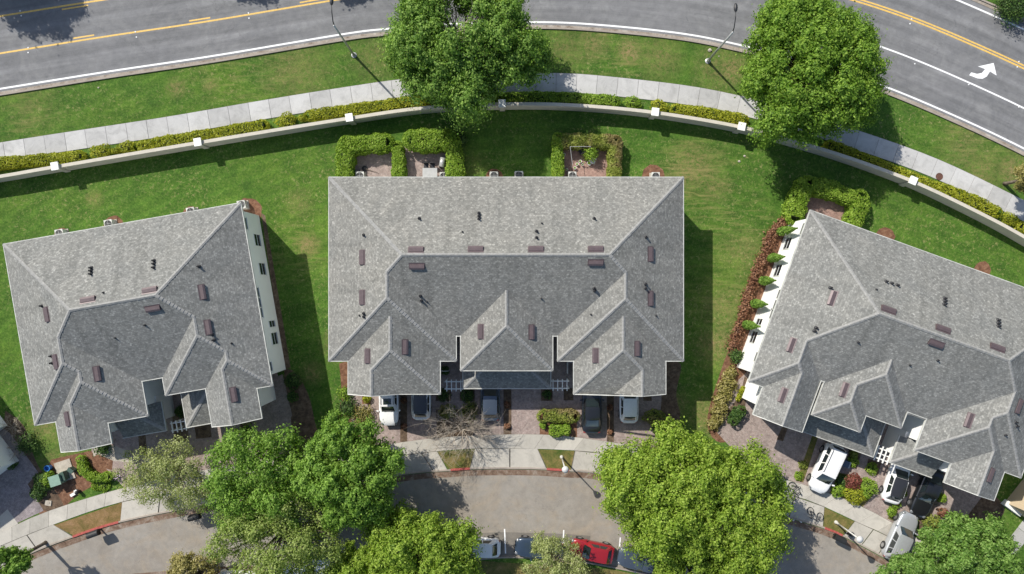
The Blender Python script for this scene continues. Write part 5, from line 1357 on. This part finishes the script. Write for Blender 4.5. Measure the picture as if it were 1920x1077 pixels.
    def hull(i, a0, a1, b0, b1, out):
        p0, p1, q0, q1 = Vector(lo_[i]), Vector(lo_[(i + 1) % 8]), Vector(hi_[i]), Vector(hi_[(i + 1) % 8])
        nrm = (p1 - p0).cross(q0 - p0).normalized()
        f = lambda a, b: p0.lerp(p1, a).lerp(q0.lerp(q1, a), b) + nrm * out
        return [f(a0, b0), f(a1, b0), f(a1, b1), f(a0, b1)]
    pane('windshield', hull(0, .02, .98, .08, .97, .012), .05)
    pane('rear_window', hull(4, .08, .92, .18 if suv else .10, .93, .012), .03)
    for side, i in ((1, 2), (-1, 6)):
        spans = [(.08, .46), (.50, .86)] if kind != 'pickup' else [(.15, .85)]
        if suv: spans = [(.07, .36), (.39, .68), (.71, .92)]
        for a0, a1 in spans:
            if side < 0: a0, a1 = 1 - a1, 1 - a0
            pane('side_window', hull(i, a0, a1, .14, .86, .010), .01)
    # roof panel, crowned with rounded corners
    mb = MB(); V = []; nx, ny = 10, 8
    for i in range(nx + 1):
        for j in range(ny + 1):
            s_, q = i / nx * 2 - 1, j / ny * 2 - 1
            X = (xf1 + xr1) / 2 + s_ * (xf1 - xr1) / 2 * 1.02; Y = q * rw * (1.02 - .10 * max(0, abs(s_)) ** 5)
            V.append((X, Y, zr - .055 + .055 * (1 - abs(q) ** 3) * (1 - .6 * abs(s_) ** 4)))
    F = [(i * (ny + 1) + j, (i + 1) * (ny + 1) + j, (i + 1) * (ny + 1) + j + 1, i * (ny + 1) + j + 1) for i in range(nx) for j in range(ny)]
    mb.add(V, F); mb.build('roof', roof and (M['carglass'] if roof == 'glass' else PA[roof]) or PA[col], t, smooth=True)
    if sunroof:
        mb = MB(); mb.box((xf1 - .45, 0, zr + .004), (.55, rw * 1.15, .02)); mb.build('sunroof', M['carglass'], t)
    if rails:
        for s_ in (-1, 1):
            mb = MB(); mb.tube([(xf1 - .15, s_ * rw * .90, zr - .02), (xf1 - .25, s_ * rw * .90, zr + .05), (xr1 + .25, s_ * rw * .90, zr + .05), (xr1 + .12, s_ * rw * .90, zr - .02)], .022, 6); mb.build('roof_rail', M['trimblack'] if col != 'white' else M['trimblack'], t)
    if ribs:
        for k in range(6):
            mb = MB(); mb.box((xr1 + .55, (k - 2.5) * .2, zr + .003), (.75, .035, .025)); mb.build('roof_rib', M['galv'], t)
    if kind == 'pickup':
        mb = MB(); mb.box(((xr0 - hl * .93) / 2, 0, belt + .035), (abs(xr0 + hl * .93), hw * 1.62, .05)); mb.build('bed_cover', M['trimblack'], t)
    # wheels
    wr = .34 if suv or kind == 'pickup' else .32
    for sx in (hl * .62, -hl * .60):
        for s_ in (-1, 1):
            Mx = Matrix.Rotation(R(90) * -s_, 3, 'X'); cx_, cy = sx, s_ * (hw - .20)
            mb = MB(); mb.lathe((cx_, cy, wr), [(wr * .62, 0.0), (wr * .94, 0.0), (wr, .03), (wr, .19), (wr * .94, .225), (wr * .66, .225), (wr * .64, .17)], 20, Mx)
            wh = mb.build('wheel', M['tyre'], t, smooth=False)
            mb = MB(); mb.lathe((cx_, cy, wr), [(wr * .63, .17), (wr * .63, .215), (wr * .52, .20), (wr * .2, .205), (wr * .12, .22), (0.001, .22)], 12, Mx)
            mb.build('rim', M['rim'], wh)
            mb = MB(); Mq = Mx
            mb.lathe((cx_, s_ * (hw - .012), wr + .02), [(wr * 1.16, -.05), (wr * 1.16, .016), (wr * .99, .016), (wr * .99, -.05)], 20, Mx); mb.build('wheel_arch', M['trimblack'], t)
    for s_ in (-1, 1):
        mb = MB(); mb.box((xf0 * .8 + xf1 * .2, s_ * (hw + .09), belt + .03), (.12, .20, .13), s_ * .2); mb.build('mirror', PA[col], t)
        mb = MB(); mb.blob((hl * .90, s_ * hw * .66, hood * .80), (.20, .17, .075), 3, 10, 0); mb.build('headlight', M['headlight'], t, smooth=True)
        mb = MB(); mb.blob((-hl * .935, s_ * hw * .68, belt * .86), (.10, .18, .09), 3, 10, 0); mb.build('tail_light', M['taillight'], t, smooth=True)
    mb = MB(); mb.box((hl - .012, 0, .42), (.05, hw * 1.1, .16)); mb.build('grille', M['trimblack'], t)
    mb = MB(); mb.box((-hl + .0, 0, .42), (.05, hw * 1.0, .14)); mb.build('rear_bumper', M['trimblack'], t)
    # wipers
    mb = MB()
    for s_ in (-.35, .25): mb.tube([(xf0 - .02, s_, belt + .045), (xf0 - .22, s_ + .42, belt + .16)], .012, 4)
    mb.build('wiper', M['trimblack'], t)
    return t
car('parked_car', 'white wagon with a dark sunroof, nose out, leftmost before the central block', 728, 754, (.02, 1), 4.45, 1.82, 1.55, 'white', 'suv', sunroof=True, rails=True)
car('parked_car', 'white car with a black roof beside the bare bush', 789, 745, (0, -1), 4.3, 1.8, 1.5, 'white', 'hatch', roof='graphite')
car('parked_car', 'dark blue car right of the bare bush', 919, 746, (0, -1), 4.4, 1.82, 1.48, 'slate', 'hatch')
car('parked_car', 'long black sedan right of the mottled hedge', 1110, 765, (0, -1), 4.85, 1.86, 1.46, 'black', 'sedan', rails=False)
car('parked_car', 'white hatchback on the rightmost drive of the central block', 1180, 751, (0, -1), 4.3, 1.76, 1.46, 'white', 'hatch')
car('parked_car', 'white minivan parked nose out beside the bed with the dark red shrub', 1553, 880, (-.42, .907), 4.75, 1.92, 1.72, 'white', 'van', rails=True)
car('parked_car', 'white car with a black panoramic roof half under the low roof', 1685, 900, (.31, -.95), 4.6, 1.86, 1.45, 'white', 'hatch', roof='graphite')
car('parked_car', 'black glossy sedan right of the white car with the black roof', 1741, 925, (-.39, .92), 4.8, 1.86, 1.5, 'black', 'sedan')
car('parked_car', 'silver car with a ribbed roof parked across the footway', 1692, 1009, (.42, -.907), 4.7, 1.88, 1.68, 'silver', 'suv', ribs=True)
car('parked_car', 'white car parked along the bottom kerb, half under the lime tree', 892, 1029, (-1, -.02), 4.6, 1.82, 1.5, 'white', 'hatch')
car('parked_car', 'dark blue sedan at the bottom kerb under the pale olive tree', 1011, 1031, (-.995, -.1), 4.5, 1.8, 1.46, 'navy', 'sedan')
car('parked_car', 'red hatchback at the bottom kerb', 1110, 1036, (-.98, -.2), 4.15, 1.8, 1.5, 'red', 'hatch')
car('pickup_truck', 'slate blue pickup with black bed cover right of the red car', 1212, 1055, (-.98, -.19), 5.2, 1.9, 1.75, 'slate', 'pickup')
car('parked_car', 'white car cut by the bottom edge beneath the pale tree', 574, 1071, (.97, -.24), 4.5, 1.8, 1.48, 'white', 'sedan')
car('parked_car', 'white car barely showing at the bottom edge left of the other white one', 452, 1092, (.98, .1), 4.5, 1.8, 1.48, 'white', 'sedan')

# ================================================================== LAMPS, PERGOLAS, FURNITURE
for px, py, lab in ((664, 104, 'tall grey street lamp with a dark head left of the broad roadside tree'), (1327, 115, 'tall grey street lamp leaning out beside the right roadside tree')):
    x, y = G2(px, py); t = thing('street_lamp', lab, 'street lamp', (x, y, 0), group='tall lamps on the road verge')
    mb = MB(); mb.lathe((x, y, 0), [(.26, 0), (.26, .06), (.16, .10), (.14, .5), (.13, .5)], 14); mb.build('base', M['galv'], t, world=True)
    mb = MB(); mb.tube([(x, y, .05), (x, y, 7.3)], [.11, .075], 12); mb.build('pole', M['galv'], t, world=True, smooth=True)
    mb = MB(); mb.tube([(x, y, 7.15), (x, y + .25, 7.6), (x, y + .9, 7.95), (x, y + 1.5, 8.02)], [.05, .045, .04, .035], 8); mb.build('arm', M['dark'], t, world=True, smooth=True)
    mb = MB(); mb.blob((x, y + 1.75, 8.0), (.17, .38, .13), 2, 12, 0); mb.build('lamp_head', M['dark'], t, world=True, smooth=True)
for px, py, lab in ((1053, 857, 'white globe lamp post on the verge before the central block'), (1567, 979, 'white globe lamp post on the verge before the right-hand block')):
    x, y = G2(px, py); t = thing('lamp_post', lab, 'lamp post', (x, y, 0), group='white globe lamps of the inner street')
    mb = MB(); mb.lathe((x, y, 0), [(.17, 0), (.17, .1), (.10, .35), (.085, .6)], 12); mb.build('base', M['lamp_white'], t, world=True)
    mb = MB(); mb.tube([(x, y, .3), (x, y, 4.0)], [.075, .055], 10); mb.build('pole', M['lamp_white'], t, world=True, smooth=True)
    mb = MB(); mb.lathe((x, y, 4.0), [(.06, 0), (.14, .08), (.20, .22), (.30, .42), (.31, .46), (.20, .54), (.05, .62)], 16); mb.build('globe', M['globe'], t, world=True, smooth=True)

def pergola(lab, cx, cy, ang, w_=35, d_=22, n=4, z=2.35, nb=2):
    """lattice seen at (cx,cy)"""
    x, y, _ = W(cx, cy, z); t = thing('pergola', lab, 'pergola', (x, y, 0), R(ang), 'white pergolas over the entry paths')
    s_ = PXM * (H - z) / H; a, b = w_ * s_ / 2, d_ * s_ / 2
    for k in range(nb):
        yy = -b * .62 + k * b * 1.24 / (nb - 1); mb = MB(); mb.box((0, yy, z - .12), (2 * a, .09, .16)); mb.build('beam', M['white'], t)
    for k in range(n):
        xx = -a * .75 + k * a * 1.5 / (n - 1); mb = MB(); mb.box((xx, 0, z + .03), (.075, 2 * b, .12)); mb.build('slat', M['white'], t)
    for sx in (-1, 1):
        for sy in (-1, 1):
            mb = MB(); mb.box((sx * a * .93, sy * b * .62, (z - .2) / 2), (.1, .1, z - .2)); mb.build('post', M['white'], t)
pergola('small white slatted pergola at the left entry court of the central block', 851, 723, 0)
pergola('small white slatted pergola at the right entry court of the central block', 1050, 722, 0)
pergola('small white slatted pergola between the low roofs of the left block', 336, 799, 10, 34, 22, 4)
pergola('white slatted pergola between the low roofs of the right block', 1655, 853, -20, 34, 30, 4, nb=3)

def acunit(lab, px, py, ang=0):
    x, y, _ = W(px, py, .7); t = thing('air_conditioner', lab, 'air conditioner', (x, y, 0), R(ang), 'air conditioners along the back walls')
    mb = MB(); mb.box((0, 0, .04), (.86, .86, .08)); mb.build('pad', M['pad'], t)
    mb = MB(); mb.box((0, 0, .44), (.70, .70, .70)); mb.box((0, 0, .80), (.74, .74, .03)); mb.build('casing', M['trim'], t)
    mb = MB(); mb.lathe((0, 0, .815), [(.33, 0), (.33, .012), (.01, .012)], 24); mb.build('fan_opening', M['dark'], t)
    mb = MB()
    for k in range(5): mb.lathe((0, 0, .835 + k * .0), [(.06 + .065 * k, 0), (.06 + .065 * k, .012), (.05 + .065 * k, .012), (.05 + .065 * k, 0)], 20)
    mb.box((0, 0, .842), (.62, .02, .01)); mb.box((0, 0, .843), (.02, .62, .01)); mb.build('grille', M['galv'], t)
for i, (px, py, a, w_) in enumerate([(675, 330, 0, 'on the empty leftmost patio'), (832, 331, 0, 'at the right end of the furnished patio'), (926, 330, 0, 'left one of the shaded lawn pair'), (973, 329, 0, 'right one of the shaded lawn pair'), (1073, 330, 0, 'on the red-brick patio'),
                                  (1229, 331, 0, 'in a half-round red mulch bed'), (112, 438, 9.9, 'nearest the left frame edge behind the left block'), (204, 420, 9.9, 'second along the back of the left block'), (358, 397, 9.9, 'third along the back of the left block'), (453, 384, 9.9, 'at the back corner of the left block')]):
    acunit('white air conditioner half under the eave, ' + w_, px, py, a)
def planter(lab, px, py, r_=.2, h=.3, mt='white', name='flower_pot', cat='pot', group=None):
    x, y, _ = W(px, py, h); t = thing(name, lab, cat, (x, y, 0), group=group)
    mb = MB(); mb.lathe((0, 0, 0), [(r_ * .7, 0), (r_, h), (r_ * 1.08, h), (r_ * 1.08, h + .03), (r_ * .9, h + .03), (r_ * .88, h - .04), (0.01, h - .04)], 14); mb.build('pot', M[mt], t)
    mb = MB(); mb.blob((0, 0, h), (r_ * .8, r_ * .8, r_ * .5), 3, 8, .3); mb.build('plant', M['hedge'], t)
for i, (px, py, r_) in enumerate([(1078, 315, .13), (1082, 308, .13), (1088, 303, .14), (1092, 309, .1), (1105, 306, .2), (1110, 300, .12), (1063, 318, .1), (1120, 279, .12), (1058, 290, .12)]):
    planter('small white pot on the red-brick patio, ' + ['beside the left hedge arm', 'second along the diagonal row', 'third along the diagonal row', 'last of the diagonal row', 'the widest one', 'just above the widest one', 'lowest, by the eave', 'highest, under the top hedge', 'upper left by the hedge'][i], px, py, r_, .25, group='white pots on the red-brick patio')

# patio table, chairs, grill, garden trellis
def table(lab, px, py, a, b, h=.74, mt='galv', ang=0):
    x, y, _ = W(px, py, h); t = thing('patio_table', lab, 'table', (x, y, 0), R(ang))
    mb = MB(); mb.box((0, 0, h), (a, b, .04)); mb.build('tabletop', M[mt], t)
    for sx in (-1, 1):
        for sy in (-1, 1): mb = MB(); mb.box((sx * (a / 2 - .06), sy * (b / 2 - .06), h / 2 - .01), (.05, .05, h - .03)); mb.build('leg', M['dark'], t)
def chair(lab, px, py, ang, mt='dark', group=None, cat='chair'):
    x, y, _ = W(px, py, .45); t = thing('patio_chair', lab, cat, (x, y, 0), R(ang), group)
    mb = MB(); mb.box((0, 0, .44), (.44, .44, .04)); mb.build('seat', M[mt], t)
    mb = MB(); mb.box((0, -.21, .70), (.44, .04, .46)); mb.build('backrest', M[mt], t)
    for sx in (-1, 1):
        for sy in (-1, 1): mb = MB(); mb.box((sx * .19, sy * .18, .21), (.035, .035, .42)); mb.build('leg', M['dark'], t)
table('pale grey rectangular table on the furnished patio by the eave', 806, 325, 1.35, .95)
chair('dark chair at the pale grey table, left one', 799, 311, 180); chair('dark chair at the pale grey table, right one', 811, 311, 180)
t = thing('grill', 'covered barbecue grill with a grey hood at the right of the furnished patio', 'grill', W(831, 308, 0), R(80))
mb = MB(); mb.box((0, 0, .45), (.9, .5, .8)); mb.build('cabinet', M['dark'], t)
mb = MB(); mb.tube([(-.42, 0, .88), (.42, 0, .88)], .26, 14); mb.build('hood', M['galv'], t, smooth=True)
t = thing('sun_umbrella', 'thin folded garden umbrella lying across the leftmost patio', 'umbrella', W(700, 322, 0))
mb = MB(); mb.tube([(-.75, .25, .12), (.45, -.12, .12)], [.03, .02], 8); mb.build('pole', M['bark'], t)
mb = MB(); mb.lathe((-.8, .27, 0), [(.26, 0), (.26, .08), (.06, .14), (.05, .3)], 14); mb.build('base', M['dark'], t)
t = thing('garden_trellis', 'grey metal trellis frame standing on the red-brick patio', 'trellis', W(1085, 298, 0))
for p, q in (((-.75, -.9, 1.9), (-.95, .75, 1.9)), ((-.95, .75, 1.9), (.9, .75, 1.9)), ((-.75, -.9, 0), (-.75, -.9, 1.9)), ((-.95, .75, 0), (-.95, .75, 1.9)), ((.9, .75, 0), (.9, .75, 1.9))):
    mb = MB(); mb.tube([p, q], .022, 6); mb.build('bar', M['galv'], t)
chair('green-grey garden chair under the trellis', 1112, 303, 160, 'galv'); chair('dark garden chair at the top of the red-brick patio', 1090, 285, 30, 'dark')
t = thing('wooden_plank', 'dark wooden stake leaning on the patio hedge', 'stake', W(1140, 278, 0))
mb = MB(); mb.tube([(-.45, -.5, .1), (.35, .5, 1.3)], .045, 6); mb.build('stake', M['bark'], t)

# utility things by the left lawn
x, y = G2(121, 885); t = thing('utility_cabinet', 'pale green utility cabinet on a concrete pad left of the left block', 'utility cabinet', (x, y, 0), R(18))
mb = MB(); mb.box((.1, .1, .04), (1.55, 1.9, .1)); mb.build('pad', M['pad'], t)
M['utgreen'] = simple('pale_green_enamel', (0.20, 0.30, 0.235), .45, var=.08); M['utdark'] = simple('dark_green_enamel', (0.05, 0.09, 0.07), .5)
M['blue'] = simple('blue_plastic', (0.03, 0.16, 0.45), .4)
mb = MB(); mb.box((-.42, -.45, .52), (.95, .9, .9)); mb.build('casing', M['utgreen'], t)
mb = MB(); mb.box((-.42, -.45, 1.0), (1.02, .97, .07)); mb.build('lid', M['utgreen'], t)
mb = MB(); mb.box((.2, -.3, .42), (.35, .8, .7)); mb.build('door', M['utdark'], t)
mb = MB(); x, y, _ = W(133, 882, .5); mb.box((x, y, .3), (.5, .3, .6), R(-35)); mb.box((x, y, .62), (.56, .36, .05), R(-35)); tag(mb.build('utility_pedestal', M['utdark']), 'small dark green utility box right of the pale green cabinet', 'utility box')
x, y = G2(95, 876); t = thing('water_drum', 'bright blue round tub behind the utility cabinet', 'tub', (x, y, 0)); mb = MB(); mb.lathe((0, 0, 0), [(.2, 0), (.26, .5), (.28, .5), (.28, .54), (.22, .54), (.2, .3), (0.01, .3)], 16); mb.build('tub', M['blue'], t)
mb = MB(); x, y = G2(91, 943); mb.prism([(x - .3, y - .2), (x + .28, y - .28), (x + .32, y + .2), (x - .24, y + .27)], 0, .09); mb.box((x, y, .1), (.28, .2, .03), .2); tag(mb.build('meter_cover', M['pad']), 'small square white meter cover in the mulch left of the footway', 'meter cover')
x, y = G2(143, 924); t = thing('garden_statue', 'small white garden ornament with a dark post on the left lawn', 'ornament', (x, y, 0), R(30))
mb = MB(); mb.box((-.25, 0, .1), (.5, .26, .2)); mb.box((.15, .15, .12), (.28, .22, .24)); mb.build('block', M['white'], t); mb = MB(); mb.lathe((.35, -.05, 0), [(.16, 0), (.18, .5), (.1, .62), (.02, .66)], 12); mb.build('post', M['trimblack'], t)

def mailbox(lab, px, py, ang):
    x, y = G2(px, py); t = thing('kerb_box', lab, 'mailbox', (x, y, 0), R(ang), 'black boxes on posts at the kerb')
    mb = MB(); mb.box((0, 0, .5), (.12, .12, 1.0)); mb.build('post', M['trimblack'], t)
    mb = MB(); mb.box((0, 0, 1.12), (1.05, .52, .36)); mb.tube([(-.525, 0, 1.28), (.525, 0, 1.28)], .255, 14); mb.build('box', M['trimblack'], t)
    mb = MB(); mb.box((0, .275, 1.15), (.9, .03, .3)); mb.build('door', M['dark'], t)
mailbox('black box on a post at the red kerb of the left street', 190, 993, 20)
mailbox('black box on a post at the kerb beneath the loose green tree', 376, 962, 15)
mailbox('black box on a post at the red kerb of the right street', 1563, 1002, -27)
def bike(lab, px, py, ang, col='dark', lean=70, sc=1.0):
    x, y = G2(px, py); t = thing('bicycle', lab, 'bicycle', (x, y, .05), R(ang)); BASE[t] = (Vector((0, 0, 0)), 0)
    Mx = Matrix.Rotation(R(lean), 3, 'X')
    f = lambda p: tuple(Mx @ Vector((p[0] * sc, p[1] * sc, p[2] * sc)) + Vector((0, 0, .03)))
    for nm, cx_ in (('wheel', -.52), ('wheel', .52)):
        mb = MB(); mb.tube([f((cx_ + .33 * math.cos(a), 0, .33 + .33 * math.sin(a))) for a in [2 * math.pi * k / 20 for k in range(21)]], .03, 6)
        for k in range(6): a = math.pi * k / 6; mb.tube([f((cx_ + .31 * math.cos(a), 0, .33 + .31 * math.sin(a))), f((cx_ - .31 * math.cos(a), 0, .33 - .31 * math.sin(a)))], .006, 3)
        mb.build(nm, M['tyre'], t)
    mb = MB()
    for p, q in (((-.52, 0, .33), (-.1, 0, .3)), ((-.1, 0, .3), (.36, 0, .82)), ((-.1, 0, .3), (-.22, 0, .85)), ((-.22, 0, .8), (.36, 0, .84)), ((-.52, 0, .33), (-.22, 0, .78)), ((.36, 0, .9), (.52, 0, .33))): mb.tube([f(p), f(q)], .028, 6)
    mb.build('frame', M[col], t)
    mb = MB(); mb.tube([f((.3, -.28, .98)), f((.38, 0, .95)), f((.3, .28, .98))], .022, 6); mb.build('handlebar', M['dark'], t)
    mb = MB(); mb.blob(f((-.25, 0, .9)), (.14, .07, .06), 3, 8, 0); mb.build('saddle', M['trimblack'], t)
M['lilac'] = simple('lilac_enamel', (0.55, 0.42, 0.58), .4)
bike('black bicycle lying on the shaded footway by the lime trees', 1480, 921, 100)
bike('black bicycle lying on the apron beside the small verge', 1530, 957, -30)
bike('lilac child bicycle beside the curved hedge on the left', 218, 886, 40, 'lilac', 55, .8)
x, y = G2(1463, 919); t = thing('scooter', 'dark kick scooter half hidden by the lime tree crown', 'scooter', (x, y, 0), R(120))
mb = MB(); mb.box((0, 0, .1), (.7, .14, .04)); mb.build('deck', M['dark'], t); mb = MB(); mb.tube([(.33, 0, .1), (.4, 0, .9)], .02, 6); mb.tube([(.4, -.2, .9), (.4, .2, .9)], .02, 6); mb.build('handlebar', M['galv'], t)
for sx in (-.4, .4): mb = MB(); mb.tube([(sx, -.02, .08), (sx, .02, .08)], .08, 12); mb.build('wheel', M['tyre'], t)
x, y = G2(1590, 998); t = thing('motor_scooter', 'dark folded stroller beside the white globe lamp head', 'stroller', (x, y, 0), R(-30))
mb = MB(); mb.box((0, 0, .5), (.6, .4, .1)); mb.box((-.3, 0, .7), (.08, .4, .45)); mb.build('seat', M['trimblack'], t)
mb = MB(); mb.tube([(.35, -.2, .1), (-.4, -.2, .9)], .02, 6); mb.tube([(.35, .2, .1), (-.4, .2, .9)], .02, 6); mb.build('frame', M['galv'], t)
for sx, sy in ((.35, -.2), (.35, .2), (-.3, -.2), (-.3, .2)): mb = MB(); mb.tube([(sx, sy - .02, .1), (sx, sy + .02, .1)], .1, 12); mb.build('wheel', M['tyre'], t)
# angled white mark on the street
mb = MB(); L = [G2(1487, 977), G2(1493, 969.5), G2(1503, 980)]; ribbon(mb, offs(L, .06), offs(L, -.06), .016); mb.build('painted_mark', M['wpaint'], mk)
x, y = G2(1582, 868); t = thing('storage_box', 'blue-grey storage box right of the white minivan', 'box', (x, y, 0), R(-20))
mb = MB(); mb.box((0, 0, .28), (.62, .55, .56)); mb.build('box', M['utdark'], t); mb = MB(); mb.box((0, 0, .59), (.68, .6, .06)); mb.build('lid', PA['slate'], t)
# white flood-light arm and lamp dots on the sunlit side wall
mb = MB(); x, y = G2(1063, 700); mb.box((x, y + .6, .5), (.06, 1.1, 1.0)); mb.box((x + .45, y + 1.15, .5), (.9, .06, 1.0)); tag(mb.build('entry_railing', M['white']), 'small white railing in the right entry court', 'railing')
mb = MB(); x, y = G2(834, 694); mb.box((x, y, .5), (.9, .05, .06)); mb.box((x, y, .9), (.9, .05, .06)); mb.box((x - .4, y, .5), (.05, .05, 1)); mb.box((x + .4, y, .5), (.05, .05, 1)); tag(mb.build('plant_rack', M['white']), 'thin white rack in the left entry court', 'rack')
# pale stones and leaves lying on the lawns
rnd = random.Random(77)
for px, py, r_, w_ in ((185, 165, .09, 'on the left road verge'), (1396, 293, .12, 'upper one behind the central block, right side'), (1386, 303, .13, 'lower one of the right lawn pair'), (1348, 106, .07, 'beside the right street lamp base'), (1331, 95, .2, 'largest, above the right street lamp base')):
    x, y = G2(px, py); mb = MB(); mb.blob((x, y, r_ * .3), (r_, r_ * .8, r_ * .5), 3, 8, .25); tag(mb.build('pale_stone', M['pad']), 'pale stone on the grass, ' + w_, 'stone', 'pale stones on the lawns')
